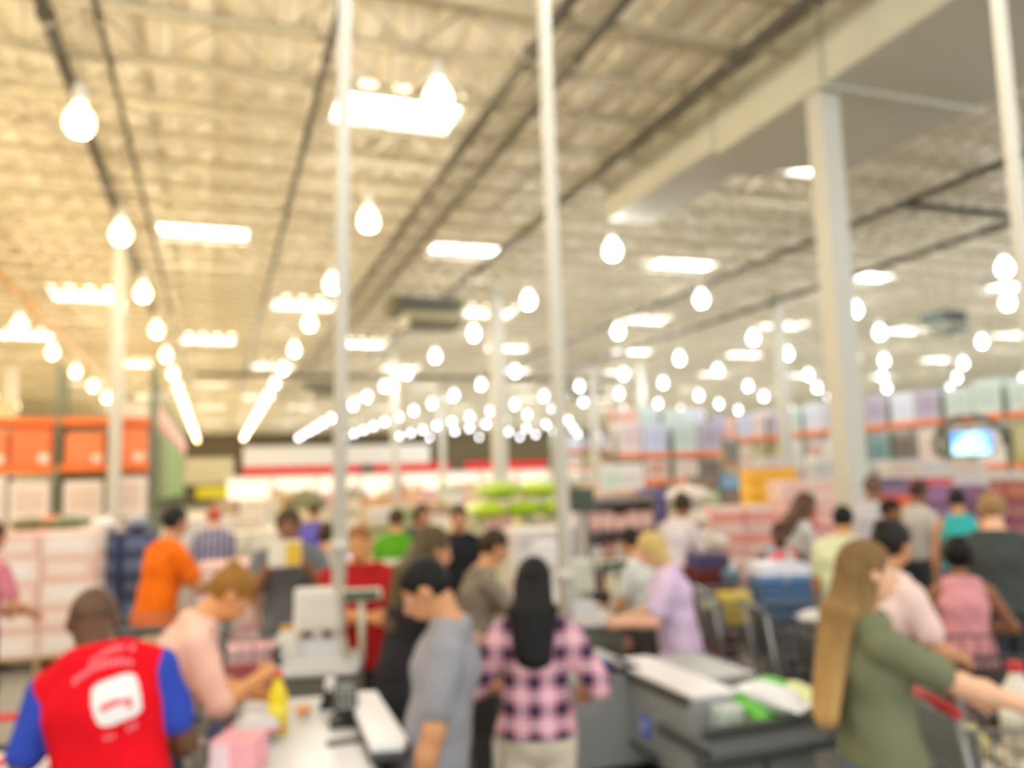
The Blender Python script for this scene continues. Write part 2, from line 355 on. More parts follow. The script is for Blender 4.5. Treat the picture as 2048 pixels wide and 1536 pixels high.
def grow(field, h, k=0.03, cuts=(), scale=1.0, fold=0.0):
    lo, hi = field.bounds(); lo = lo - 2.5 * h; hi = hi + 2.5 * h
    n = np.ceil((hi - lo) / h).astype(int) + 1
    F = np.full(n, 0.5, np.float32)
    ax = [lo[i] + h * np.arange(n[i]) for i in range(3)]
    for q in field.p:
        f1 = Field(); f1.p = [q]; l, u = f1.bounds(); mg = k + 2.5 * h
        i0 = np.maximum(0, ((l - mg - lo) / h).astype(int)); i1 = np.minimum(n, ((u + mg - lo) / h).astype(int) + 2)
        sl = tuple(slice(i0[j], i1[j]) for j in range(3))
        P = np.stack(np.meshgrid(*[ax[j][sl[j]] for j in range(3)], indexing='ij'), -1)
        d = dist(q, P); A = F[sl]; hh = np.maximum(k - np.abs(A - d), 0) / k
        F[sl] = np.minimum(A, d) - hh * hh * k * 0.25
    if fold:                                     # soft folds in the cloth
        x, y, z = np.meshgrid(*ax, indexing='ij')
        F = (F + fold * (np.sin(34 * z + 5 * np.sin(9 * x) + 4 * np.sin(8 * y + 2)) * .6 + np.sin(21 * z - 24 * x + 3 * np.sin(10 * y)) * .5)).astype(np.float32)
    if cuts:
        P = np.stack(np.meshgrid(*ax, indexing='ij'), -1)
        for nn, c in cuts: F = np.maximum(F, P @ np.array(nn, float) - c)
    return nets(F, lo, h, scale)
def nets(F, lo, h, scale):
    S = F < 0; c = tuple(k - 1 for k in F.shape)
    cnt = np.zeros(c, np.int8)
    offs = [(i, j, k) for i in (0, 1) for j in (0, 1) for k in (0, 1)]
    view = lambda A, o: A[o[0]:o[0] + c[0], o[1]:o[1] + c[1], o[2]:o[2] + c[2]]
    for o in offs: cnt += view(S, o)
    act = (cnt > 0) & (cnt < 8); ids = np.argwhere(act)
    V = np.zeros((len(ids), 3)); N = np.zeros(len(ids))
    g = lambda o: F[ids[:, 0] + o[0], ids[:, 1] + o[1], ids[:, 2] + o[2]]
    vals = {o: g(o) for o in offs}
    for a in offs:
        for d in range(3):
            if a[d] == 0:
                b = tuple(a[i] + (i == d) for i in range(3)); fa, fb = vals[a], vals[b]; m = (fa < 0) != (fb < 0)
                t = np.where(m, fa / np.where(m, fa - fb, 1), 0); p = np.tile(np.array(a, float), (len(ids), 1)); p[:, d] += t
                V += p * m[:, None]; N += m
    V = (ids + V / np.maximum(N, 1)[:, None]) * h + lo
    idx = np.full(c, -1, np.int64); idx[tuple(ids.T)] = np.arange(len(ids))
    quads = []
    for d in range(3):
        e, f = (d + 1) % 3, (d + 2) % 3
        sh = list(F.shape); sh[d] -= 1
        A = S[tuple(slice(0, sh[i]) for i in range(3))]; B = S[tuple(slice(1, None) if i == d else slice(0, sh[i]) for i in range(3))]
        for flip in (False, True):
            q = np.argwhere((A & ~B) if not flip else (~A & B))
            q = q[(q[:, e] > 0) & (q[:, f] > 0) & (q[:, e] < c[e]) & (q[:, f] < c[f])]
            E, G = np.zeros(3, int), np.zeros(3, int); E[e] = 1; G[f] = 1
            I = [idx[tuple((q - k).T)] for k in (E + G, G, 0 * E, E)]
            quads.append(np.stack(I if not flip else I[::-1], 1))
    Q = np.concatenate(quads); Q = Q[(Q >= 0).all(1)]
    return V * scale, Q
def sdfmesh(name, VQ, m, extra=None):
    V, Q = VQ; b = extra
    vs = V.tolist(); fs = Q.tolist(); mi = [0] * len(fs)
    if b is not None:
        o = len(vs); vs += [tuple(v) for v in b.v]; fs += [tuple(o + i for i in f) for f in b.f]; mi += b.m
    me = bpy.data.meshes.new(name); me.from_pydata(vs, [], fs)
    for x in (m if isinstance(m, (list, tuple)) else [m]): me.materials.append(x)
    me.polygons.foreach_set('use_smooth', [True] * len(fs)); me.polygons.foreach_set('material_index', mi); me.update(); return me
def rotz(d): a = math.radians(d); return np.array([[math.cos(a), -math.sin(a), 0], [math.sin(a), math.cos(a), 0], [0, 0, 1]])
def rotx(d): a = math.radians(d); return np.array([[1, 0, 0], [0, math.cos(a), -math.sin(a)], [0, math.sin(a), math.cos(a)]])
def roty(d): a = math.radians(d); return np.array([[math.cos(a), 0, math.sin(a)], [0, 1, 0], [-math.sin(a), 0, math.cos(a)]])
def ik(sh, tgt, l1, l2, hint):
    d = tgt - sh; L = np.linalg.norm(d); u = d / L; L = min(L, (l1 + l2) * 0.995); x = (l1 * l1 - l2 * l2 + L * L) / (2 * L)
    y = math.sqrt(max(0.0, l1 * l1 - x * x)); h = hint - u * (hint @ u); h = nrm(h)
    return sh + u * x + h * y, sh + u * L
SKINS = dict(dark=(96, 62, 42), brown=(150, 102, 70), tan=(206, 148, 104), fair=(238, 186, 152), warm=(226, 160, 104))
def person(px, D, face, label, top, bottom, skintone='tan', hair='short', haircol=(60, 44, 30), lean=6, twist=0, nod=12, turn=0, side=0,
           lh=None, rh=None, fem=False, build=1.0, sleeve='short', legs='trousers', near=1, shoecol=(60, 58, 58), stride=0.05, hairlen=0.0, topmat=None,
           hem=0.0, loose=1.0, group=None, hshift=0.0, hairmat=None):
    h = {0: 0.024, 1: 0.017, 2: 0.0125}[near]; g = at_depth(px[0], px[1], D)
    root = thing('person', label, 'person', (g.x, g.y, 0), 0, group)
    face = face + 19.8 + math.degrees(math.atan((px[0] - 1024) / FPX)); root.rotation_euler = (0, 0, heading(face))
    Z = np.array([0, 0, 1.0]); Pv = np.array([0, 0, 0.93]); T = rotz(-twist) @ rotx(-lean) @ roty(side)
    up, X, Y = T @ Z, T @ np.array([1.0, 0, 0]), T @ np.array([0, 1.0, 0])
    sw, hw = (0.165, 0.092) if fem else (0.188, 0.085); sw *= build
    waist, chest, shl, nb = Pv + up * .13, Pv + up * .33, Pv + up * .46, Pv + up * .515
    HR = rotz(-twist - turn) @ rotx(-(lean * 0.6 + nod)); hup, hf, hx = HR @ Z, HR @ np.array([0, 1.0, 0]), HR @ np.array([1.0, 0, 0])
    nt = nb + nrm(up * .5 + hup * .5) * .05 + Y * .012 + X * hshift; hc = nt + X * hshift + hup * .105 + hf * .022; sc_ = g.z / hc[2]
    print('PERSON', label[:40], round(sc_ * 1.705, 2))
    B = build; wst = 0.122 if fem else 0.142
    torso = [(Pv - up * .03, waist, X, ((.172 if fem else .160) * B, .118 * B), (wst * B, .098 * B)), (waist, chest, X, (wst * B, .098 * B), ((.148 if fem else .165) * B, .115 * B)),
             (chest, shl, X, ((.140 if fem else .156) * B, .112 * B), (.105 * B, .070 * B))]
    # joints of the arms and legs
    arms = {}
    for s, tg in ((-1, lh), (1, rh)):
        sh = shl + X * (s * sw) - up * .045
        if tg is None: tg = sh + np.array([s * 0.06, 0.05, -0.53])
        tg = np.array(tg, float); hint = np.array([s * 0.55, -0.55, -0.6])
        el, wr = ik(sh, tg, .285, .25, hint); arms[s] = (sh, el, wr)
    lg = {}
    for s in (-1, 1):
        hp = Pv + np.array([s * hw, 0, -.03]); an = np.array([s * .095, s * stride - .01, .075]); kn = (hp + an) / 2 + np.array([0, .025, .01]); lg[s] = (hp, kn, an)
    f = Field()
    for q in torso: f.loft(*q)
    f.cap(nb - up * .06, nt + hup * .02, .058 if not fem else .049, .052 if not fem else .045)
    for s in (-1, 1): f.cap(nb + X * (s * .035) - up * .02, shl + X * (s * sw * .92) - up * .04, .045, .046)
    f.loft(nb - up * .03 - X * .07, nb - up * .03 + X * .07, Y, (.05, .04), (.05, .04))
    HM = np.stack([hx, hf, hup], 1)
    f.ell(hc + hup * .022 - hf * .012, (.076, .096, .094), HM); f.ell(hc - hup * .045 + hf * .025, (.056, .068, .075), HM)
    f.cap(hc + hf * .088 + hup * .01, hc + hf * .112 - hup * .018, .010, .015); f.cap(hc + hf * .092 - hup * .058 - hx * .015, hc + hf * .092 - hup * .058 + hx * .015, .007, .007)
    for s in (-1, 1): f.ell(hc + hx * (s * .078) - hf * .008 - hup * .005, (.012, .02, .032), HM)
    if fem:
        for s in (-1, 1): f.ell(chest + X * (s * .07) + Y * .075 + up * .0, (.065, .062, .065), np.stack([X, Y, up], 1))
    for s in (-1, 1):
        sh, el, wr = arms[s]; f.cap(sh, el, .049 * B, .038 * B); f.cap(el, el + (wr - el) * .35, .039 * B, .040 * B); f.cap(el + (wr - el) * .35, wr, .040 * B, .027)
        hp, kn, an = lg[s]; f.cap(hp, kn, .086 * B, .055); f.cap(kn, kn + (an - kn) * .4 + np.array([0, -.012, 0]), .054, .055); f.cap(kn + (an - kn) * .4, an, .053, .037)
        f.cap(an - Z * .03 - np.array([0, .03, 0]), np.array([an[0] + s * .02, an[1] + .14, .03]), .036, .026)
    fing = MB()
    for s in (-1, 1):                            # palms, five fingers each
        sh, el, wr = arms[s]; d = nrm(wr - el); inw = nrm(np.array([-s, 0.15, -0.25])); nrmal = nrm(inw - d * (inw @ d)); lat = np.cross(nrmal, d) * s
        d2 = nrm(d + nrmal * .12); f.loft(wr, wr + d2 * .085, lat, (.026, .019), (.042, .014))
        pe = wr + d2 * .082
        for i, (o, L) in enumerate(((-.031, .072), (-.010, .083), (.011, .078), (.031, .062))):
            p0 = pe + lat * o - d2 * .015; p1 = p0 + d2 * (L * .5) + nrmal * .012; p2 = p1 + nrm(d2 + nrmal * 1.0) * (L * .32); p3 = p2 + nrm(d2 * .4 + nrmal) * (L * .25)
            fing.tube([x * sc_ for x in (p0, p1, p2, p3)], [.0092 * sc_, .0088 * sc_, .008 * sc_, .0062 * sc_], 6)
        tb = wr + d2 * .03 + lat * (-.026) + nrmal * .006
        t1 = tb + nrm(d2 * .6 - lat * .75 + nrmal * .35) * .04; t2 = t1 + nrm(d2 * .9 - lat * .2 + nrmal * .5) * .03; t3 = t2 + nrm(d2 + nrmal * .6) * .022
        fing.tube([x * sc_ for x in (tb, t1, t2, t3)], [.0125 * sc_, .0105 * sc_, .0095 * sc_, .007 * sc_], 6)
    link('body', sdfmesh('body', grow(f, h, .03, (), sc_), skin(SKINS[skintone]), fing), root)
    # top
    i = .016 * loose; g2 = Field(); hemz = -.03 - hem
    for n_, q in enumerate(torso):
        a, b, Xq, wa, wb = q
        if n_ == 0: a = Pv + up * hemz; wa = (wa[0] + (.012 if hem > .02 else 0), wa[1] + .01)
        g2.loft(a, b, Xq, (wa[0] + i + .01 * loose, wa[1] + i), (wb[0] + i + (.012 * loose if n_ == 0 else 0), wb[1] + i + (.006 * loose if n_ == 0 else 0)), False)
    cuts = [(-up, -(Pv + up * hemz) @ up)]
    for s in (-1, 1): g2.cap(nb + X * (s * .04) - up * .025, shl + X * (s * sw * (.92 if sleeve != 'none' else .6)) - up * (.04 if sleeve != 'none' else .015), .045 + i * .7, .044 + i * .8)
    g2.loft(nb - up * .035 - X * .06, nb - up * .035 + X * .06, Y, (.05 + i * .8, .04 + i * .8), (.05 + i * .8, .04 + i * .8))
    if fem:
        for s in (-1, 1): g2.ell(chest + X * (s * .07) + Y * .075, (.065 + i, .062 + i, .065 + i), np.stack([X, Y, up], 1))
    if sleeve in ('short', 'half', 'long'):
        for s in (-1, 1):
            sh, el, wr = arms[s]; fr = {'short': .68, 'half': .98, 'long': 1.0}[sleeve]; e2 = sh + (el - sh) * fr; lt = np.cross(el - sh, Y)
            g2.loft(sh, e2, lt, (.050 * B + i, .050 * B + i), (.044 * B + i, .044 * B + i), False)
            if sleeve == 'long': g2.cap(el, el + (wr - el) * .9, .041 + i, .03 + i)
    tm = topmat or fabric(top)
    G = grow(g2, h, .03, cuts + [(up, (nb + up * .012) @ up)], sc_, .0048 if near else .003)
    link('top', sdfmesh('top', G, tm), root)
    # legs
    if legs != 'none':
        g3 = Field(); bi = .013
        g3.loft(Pv - up * .05, Pv + up * .07, X, ((.170 if fem else .160) * B + bi, .116 * B + bi), (.150 * B + bi, .105 * B + bi))
        c3 = [(Z, Pv[2] + .085)]
        if legs == 'skirt':
            g3.loft(Pv - Z * .04, np.array([0, 0, .50]), np.array([1.0, 0, 0]), (.185 * B, .135 * B), (.24 * B, .20 * B)); c3.append((-Z, -.50))
        else:
            fr = {'trousers': 1.0, 'shorts': .42, 'capri': .8}[legs]
            for s in (-1, 1):
                hp, kn, an = lg[s]; foot = an + np.array([0, 0, -.02])
                if fr > .5:
                    g3.cap(hp, kn, .088 * B + bi, .060 + bi); e = kn + (foot - kn) * ((fr - .5) * 2); g3.cap(kn, e, .060 + bi, .052 + bi)
                else: e = hp + (foot - hp) * fr; g3.cap(hp, e, .09 * B + bi, .075 + bi)
            c3.append((-Z, -(e[2] - .005)))
        link('skirt' if legs == 'skirt' else 'trousers' if legs != 'shorts' else 'shorts', sdfmesh('legwear', grow(g3, h, .025, c3, sc_, .003), fabric(bottom)), root)
    for s in (-1, 1):
        hp, kn, an = lg[s]; b = MB(); y0 = an[1]
        b.lathe([(.02, .095), (.05, .09), (.055, .04), (.06, .015), (.06, 0.0)][::-1], 12, 0, (0, 0, 0), True, .85, 1.0)
        prof = [(.0, .0, .046), (.055, 0, .05), (.11, 0, .048), (.16, 0, .03)]
        b.tube([(0, -.03, .045), (0, .05, .045), (0, .12, .035), (0, .185, .028)], [.05, .05, .045, .02], 10, 0, True, True, .8)
        me = b.mesh('shoe', fabric(shoecol)); me.transform(Matrix.Scale(sc_, 4)); link('shoe', me, root, (an[0] * sc_, y0 * sc_, 0), -s * .12)
    # hair
    if hair != 'bald':
        g4 = Field(); c4 = []
        big = {'round': .03, 'short': .011, 'crop': .006}.get(hair, .014)
        Vm = np.array([0, .82, -.57]) if hair not in ('crop',) else np.array([0, .6, -.8])
        g4.ell(hc + hup * .026 - hf * .018, (.077 + big, .095 + big, .093 + big), HM); nn = HM @ Vm; c4.append((nn, hc @ nn + (.018 if hair != 'crop' else -.012)))
        b4 = sdfmesh('hair', grow(g4, min(h, .014), .02, c4, sc_), hairmat or hairm(haircol)); link('hair', b4, root)
        g5 = Field()
        if hair == 'long':
            back = -Y; a = hc - hf * .075 + hup * .03; n1 = nb + back * .085 + up * .02; e = n1 + back * (.03 + .14 * hairlen) - np.array([0, 0, 1.0]) * hairlen
            g5.loft(a, n1, hx, (.082, .035), (.095, .035)); g5.loft(n1, e, X, (.102, .036), (.070, .03))
            for s, f_ in ((-1, .86), (1, .93)): g5.loft(n1 + X * (s * .03), n1 + (e - n1) * f_ + X * (s * .055) + back * .01, X, (.07, .03), (.03, .018))
            for k_ in range(5): g5.cap(n1 + X * (.03 * (k_ - 2)) + back * .02, n1 + (e - n1) * (.9 + .05 * (k_ % 3)) + X * (.026 * (k_ - 2)) + back * (.012 + .008 * (k_ % 2)), .02, .008)
            for s in (-1, 1): g5.loft(hc + hx * (s * .072) - hf * .03, nb + X * (s * .075) - Y * .03, hf, (.05, .018), (.045, .02))
        elif hair == 'ponytail':
            a = hc - hf * .105 + hup * .03; g5.cap(hc - hf * .09 + hup * .03, a, .03, .028); g5.cap(a, a - hf * .05 - Z * .08, .03, .034); g5.cap(a - hf * .05 - Z * .08, a - hf * .03 - Z * hairlen, .034, .012)
        elif hair == 'bun':
            g5.ell(hc - hf * .08 + hup * .085, (.045, .045, .04), HM)
        elif hair == 'bob':
            for s in (-1, 1): g5.loft(hc + hx * (s * .075) - hf * .025 + hup * .03, hc + hx * (s * .072) - hf * .02 - hup * .09, hf, (.06, .02), (.05, .018))
            g5.loft(hc - hf * .085 + hup * .02, hc - hf * .075 - hup * .09, hx, (.07, .03), (.065, .025))
        elif hair == 'cap':
            pass
        if g5.p: link('hair_length' if hair == 'long' else 'bun' if hair == 'bun' else 'hair_tail', sdfmesh('hair_length', grow(g5, min(h, .014), .03, (), sc_), hairmat or hairm(haircol)), root)
    # face
    for s in (-1, 1):
        p = hc + hf * .0745 + hx * (s * .030) + hup * .012
        M_ = Matrix(HM.tolist()).to_4x4(); M_.translation = Vector((p * sc_).tolist())
        def eye():
            b = MB(); b.lathe([(0.001, -.008), (.008, -.006), (.0125, 0), (.008, .006), (.001, .008)], 10); b.lathe([(.001, -.005), (.005, -.003), (.0062, 0), (.005, .003), (.001, .005)], 8, 1, (0, .0088, 0)); b.box((0, .0125, .021), (.034, .010, .006), 2)
            return b.mesh('eye', [paint((236, 232, 226)), BLACK, hairm(haircol)])
        o = link('eye', shared(('eye', haircol), eye), root); o.matrix_local = M_
    m_ = shared(('lips', skintone), lambda: MB().tube([(-.024, -.004, 0), (-.01, .004, .001), (0, .006, 0), (.01, .004, .001), (.024, -.004, 0)], [.003, .006, .006, .006, .003], 6).mesh('mouth', skin((176, 96, 84) if skintone not in ('dark', 'brown') else (112, 62, 52))))
    o = link('mouth', m_, root); M_ = Matrix(HM.tolist()).to_4x4(); M_.translation = Vector(((hc + hf * .094 - hup * .055) * sc_).tolist()); o.matrix_local = M_
    # stand so that the head, not the feet, is at the given pixel
    off = Matrix.Rotation(heading(face), 3, 'Z') @ Vector((hc * sc_).tolist()); root.location = (g.x - off.x, g.y - off.y, 0)
    return dict(root=root, hc=hc * sc_, arms=arms, sc=sc_, up=up, X=X, Y=Y, chest=chest, Pv=Pv, torso=torso, shl=shl, nb=nb, sw=sw, B=B)

def pattern(key, build_nodes):
    m = bpy.data.materials.new(key); m.use_nodes = True; nt = m.node_tree; b = nt.nodes['Principled BSDF']
    b.inputs['Roughness'].default_value = 0.85; b.inputs['Specular IOR Level'].default_value = 0.15
    tc = nt.nodes.new('ShaderNodeTexCoord'); sp = nt.nodes.new('ShaderNodeSeparateXYZ'); nt.links.new(tc.outputs['Object'], sp.inputs[0])
    def mth(op, a, v):
        n = nt.nodes.new('ShaderNodeMath'); n.operation = op
        for i, q in enumerate((a, v)):
            if hasattr(q, 'links'): nt.links.new(q, n.inputs[i])
            elif q is not None: n.inputs[i].default_value = q
        return n.outputs[0]
    def mixc(fac, a, c):
        n = nt.nodes.new('ShaderNodeMix'); n.data_type = 'RGBA'
        if hasattr(fac, 'links'): nt.links.new(fac, n.inputs[0])
        else: n.inputs[0].default_value = fac
        for i, q in ((6, a), (7, c)):
            if hasattr(q, 'links'): nt.links.new(q, n.inputs[i])
            else: n.inputs[i].default_value = lin(q)
        return n.outputs[2]
    nt.links.new(build_nodes(sp.outputs, mth, mixc, nt, tc), b.inputs['Base Color']); return m
def plaid(o, mth, mixc, nt, tc):
    band = lambda c, f, ph, w: mth('LESS_THAN', mth('FRACT', mth('ADD', mth('MULTIPLY', c, f), ph), None), w)
    hx, hz = band(o[0], 8.6, .2, .44), band(o[2], 8.6, .1, .44)
    c = mixc(mth('MULTIPLY', hx, .5), (236, 168, 184), (70, 66, 96)); c = mixc(mth('MULTIPLY', hz, .5), c, (70, 66, 96))
    c = mixc(mth('MULTIPLY', mth('MULTIPLY', hx, hz), .85), c, (26, 28, 56))
    c = mixc(mth('MULTIPLY', band(o[0], 8.6, .52, .07), .7), c, (236, 226, 230)); return mixc(mth('MULTIPLY', band(o[2], 8.6, .42, .07), .7), c, (236, 226, 230))
def stripes(a, b_, f):
    return lambda o, mth, mixc, nt, tc: mixc(mth('LESS_THAN', mth('FRACT', mth('MULTIPLY', o[0], f), None), .5), a, b_)
def blotch(a, b_, c_, s):
    def fn(o, mth, mixc, nt, tc):
        n = nt.nodes.new('ShaderNodeTexNoise'); n.inputs['Scale'].default_value = s; nt.links.new(tc.outputs['Object'], n.inputs['Vector'])
        return mixc(mth('GREATER_THAN', n.outputs['Fac'], .56), mixc(mth('GREATER_THAN', n.outputs['Fac'], .45), a, b_), c_)
    return fn

def ombre(o, mth, mixc, nt, tc):
    mp = nt.nodes.new('ShaderNodeMapping'); mp.inputs['Scale'].default_value = (60, 60, 3); n = nt.nodes.new('ShaderNodeTexNoise'); n.inputs['Scale'].default_value = 1.0
    nt.links.new(tc.outputs['Object'], mp.inputs[0]); nt.links.new(mp.outputs[0], n.inputs['Vector'])
    g = nt.nodes.new('ShaderNodeMapRange'); nt.links.new(o[2], g.inputs[0]); g.inputs[1].default_value = 1.05; g.inputs[2].default_value = 1.55
    return mixc(g.outputs[0], mixc(n.outputs['Fac'], (150, 108, 56), (226, 190, 128)), mixc(n.outputs['Fac'], (92, 70, 40), (150, 120, 82)))
# 1 the demonstrator in the red vest
p = person((186, 1246), 2.98, 18, 'close-cropped dark-skinned person in a red vest over a blue polo, seen from behind', (52, 76, 176), (40, 42, 60), 'dark', 'crop', (98, 74, 56), lean=9, nod=46, turn=-6, side=-9, hshift=-.028,
           rh=(.10, .30, 1.04), lh=(-.25, .04, .80), near=2, build=1.0, hem=.1)
def vest(p):
    g = Field(); i = .036; X, Y, up, B = p['X'], p['Y'], p['up'], p['B']
    for n_, q in enumerate(p['torso']):
        a, b, Xq, wa, wb = q
        if n_ == 0: a = p['Pv'] - up * .12; wa = (wa[0] + .015, wa[1] + .02)
        g.loft(a, b, Xq, (wa[0] + i, wa[1] + i), (wb[0] + i, wb[1] + i))
    sw = p['sw']
    for sg in (-1, 1): g.cap(p['nb'] + X * (sg * .05) - up * .03, p['shl'] + X * (sg * sw * .9) - up * .04, .05 + i * .55, .045 + i * .8)
    up_, nb = p['up'], p['nb']
    me = sdfmesh('vest', grow(g, .0125, .03, [(-up, -(p['Pv'] - up * .13) @ up), (up_, (nb + up_ * .03) @ up_)], p['sc'], .003), fabric((226, 14, 30), .5)); o = link('vest', me, p['root'])
    from mathutils.bvhtree import BVHTree
    bv = BVHTree.FromPolygons([v.co for v in me.vertices], [tuple(f.vertices) for f in me.polygons]); s = p['sc']
    def onback(u, v):                             # u to the right, v up, measured on the back in metres
        q = (p['chest'] + X * u + up * v - Y * .6) * s; h = bv.ray_cast(Vector(q.tolist()), Vector(Y.tolist()))
        return (h[0] - Vector(Y.tolist()) * .004) if h[0] is not None else Vector((q + Y * .45 * s).tolist())
    def patch(mb, inside, u0, u1, v0, v1, n, lift=0.0, mi=0):
        du, dv = (u1 - u0) / n, (v1 - v0) / n
        for a in range(n):
            for b in range(n):
                if inside(u0 + (a + .5) * du, v0 + (b + .5) * dv):
                    q = [onback(u0 + (a + x) * du, v0 + (b + y) * dv) - Vector(Y.tolist()) * lift for x, y in ((0, 0), (1, 0), (1, 1), (0, 1))]
                    mb.add(q, [(0, 1, 2, 3)], mi)
    PW, PP, PR = fabric((242, 236, 234), 0), fabric((250, 132, 142), 0), fabric((232, 96, 104), 0)
    cu, cv, R_ = .075, .015, .070; ca, sa = math.cos(.16), math.sin(.16)
    def sq(u, v):
        x, y = (u - cu) * ca + (v - cv) * sa, -(u - cu) * sa + (v - cv) * ca; return (abs(x) / R_) ** 4 + (abs(y) / (R_ * 1.05)) ** 4 < 1
    b = MB(); patch(b, sq, cu - .09, cu + .09, cv - .09, cv + .09, 40); e = b.obj('emblem', PW, o)
    def swoosh(u, v):
        x, y = u - cu, v - cv; return -.045 < x < .042 and abs(y + .012 - .004 * math.cos(x * 60) - .08 * x) < .011 - .006 * max(0, x / .045) or (.032 < x < .046 and -.035 < y < .0)
    b = MB(); patch(b, swoosh, cu - .05, cu + .05, cv - .05, cv + .03, 34, .002); b.obj('emblem_mark', PR, e)
    rnd = random.Random(3); b = MB()
    def row(c0, c1, arc, hgt, v0, slant):          # the print is out of focus in the photo: rows of unreadable letter strokes
        u = c0
        while u < c1:
            wd = rnd.uniform(.007, .014); t = (u - c0) / (c1 - c0); v = v0 + arc * 4 * t * (1 - t) + slant * t
            if rnd.random() > .12: patch(b, lambda a, c: True, u, u + wd, v, v + hgt * rnd.uniform(.75, 1.0), 2, .001)
            u += wd + .004
    row(-.005, .125, .02, .020, .145, .015); row(-.06, .115, .024, .024, .092, .022); row(.03, .13, -.006, .016, -.105, .025)
    tag(b.obj('print', PP, o), kind='stuff')
vest(p)
# 2 to 9 around the tills
person((462, 1188), 3.78, 84, 'woman in a pale peach top with tied golden brown hair, bending over the white counter', (246, 196, 176), (72, 84, 112), 'warm', 'bun', (150, 104, 44), lean=20, nod=38, rh=(.06, .44, 1.12), lh=(-.14, .46, 1.0), fem=True, near=2, sleeve='half', loose=1.2, hem=.1)
person((850, 1180), 3.3, -84, 'black-haired person in a grey T-shirt looking down beside the white counter', (150, 150, 156), (150, 138, 112), 'tan', 'short', (24, 22, 20), lean=-9, nod=46, lh=(-.24, .07, .78), rh=(.2, .12, .82), near=2, loose=1.35, hem=.06, legs='shorts')
person((1068, 1165), 3.85, 4, 'woman in a pink and navy plaid shirt with long black hair, seen from behind', (200, 140, 150), (226, 214, 192), 'tan', 'long', (26, 24, 24), lean=5, nod=10, hairlen=.24, rh=(.26, .22, 1.02), lh=(-.24, .26, 1.04), fem=True, near=2, sleeve='half', topmat=pattern('plaid', plaid), loose=1.3, hem=.02)
person((1303, 1100), 5.6, -88, 'woman with short blond hair in a lilac T-shirt working behind the grey conveyor', (214, 190, 218), (90, 90, 100), 'fair', 'bob', (206, 178, 112), lean=8, nod=24, lh=(-.16, .40, 1.06), rh=(.14, .42, 1.04), fem=True, near=2, loose=1.8, hem=.14, build=1.08)
person((1736, 1145), 3.15, 62, 'woman with very long blond hair in an olive T-shirt pushing a cart', (120, 124, 96), (110, 130, 164), 'fair', 'long', (168, 130, 78), lean=-5, nod=8, turn=8, hairlen=.40, rh=(.22, .50, 1.10), lh=(-.16, .48, 1.06), fem=True, near=2, loose=1.4, hem=.0, build=1.0, hairmat=pattern('blond hair', ombre))
person((718, 1088), 5.4, 184, 'man in a red T-shirt facing the checkout behind the first tall pole', (176, 34, 34), (72, 68, 72), 'warm', 'crop', (150, 100, 56), lean=2, nod=20, turn=12, rh=(-.05, .34, 1.14), lh=(-.34, .30, 1.12), near=2, build=1.14, loose=1.4, hem=.12)
person((866, 1100), 4.5, 70, 'person with long brown hair and a bare arm reaching over the till', (44, 42, 44), (52, 52, 56), 'tan', 'long', (84, 70, 44), lean=12, nod=14, hairlen=.32, rh=(.12, .50, 1.0), fem=True, near=1, sleeve='none')
person((990, 1095), 5.5, 72, 'person in a taupe T-shirt reaching forward at the next till', (134, 122, 106), (74, 72, 70), 'tan', 'short', (58, 44, 26), lean=12, nod=16, rh=(.12, .50, 1.06), lh=(-.1, .5, 1.06), near=1)
# shoppers farther in
person((918, 1036), 8.0, 178, 'dark-haired person in a black top between the brown-haired person and the white cartons', (38, 38, 42), (60, 60, 66), 'tan', 'short', (50, 40, 30), near=0)
person((845, 1030), 9.4, 150, 'dark-haired person far behind the brown-haired person at the till', (70, 66, 66), (60, 60, 66), 'tan', 'bob', (66, 50, 36), fem=True, near=0)
person((793, 1040), 8.6, 10, 'person in a bright green top standing beyond the man in red', (96, 168, 34), (76, 130, 30), 'tan', 'short', (76, 62, 32), near=0, hem=.22, build=.86)
person((352, 1044), 6.9, 62, 'man in an orange T-shirt leaning over his shopping cart', (250, 116, 20), (84, 76, 64), 'tan', 'short', (40, 34, 26), lean=11, nod=4, turn=-10, rh=(.20, .44, 1.06), lh=(-.20, .44, 1.06), near=1, loose=1.5, hem=.1)
person((428, 1036), 10.2, 2, 'person in a grey purple striped shirt and a red cap', (130, 124, 146), (72, 72, 80), 'fair', 'short', (196, 92, 66), near=0, topmat=pattern('striped', stripes((170, 164, 180), (96, 90, 116), 14)), hem=.1)
person((577, 1052), 6.0, 184, 'man in a grey blue shirt holding a white and yellow carton to his chest', (118, 122, 120), (110, 104, 88), 'brown', 'short', (80, 62, 40), nod=18, rh=(.11, .27, 1.335), lh=(-.12, .27, 1.33), near=1, loose=1.5, hem=.12)
person((655, 1074), 6.9, 20, 'dark-haired person in a white top left of the first tall pole', (206, 204, 206), (84, 108, 118), 'warm', 'short', (70, 52, 34), near=0)
person((629, 1022), 11.0, 10, 'person in a violet blue top farther back left of the first tall pole', (112, 102, 186), (90, 86, 110), 'tan', 'short', (96, 82, 54), near=0)
person((-14, 1075), 6.4, 50, 'person in a rose top cut off by the edge beside the pale carton stack', (214, 128, 140), (70, 66, 92), 'tan', 'short', (90, 60, 40), near=0, lh=(-.2, .35, 1.0), rh=(.24, .30, 1.0))
person((556, 1100), 8.2, 0, 'shopper in a grey camouflage top behind the peach woman', (120, 112, 92), (96, 88, 76), 'tan', 'short', (90, 70, 40), near=0, topmat=pattern('camo', blotch((120, 116, 96), (90, 84, 60), (150, 144, 120), 12)))
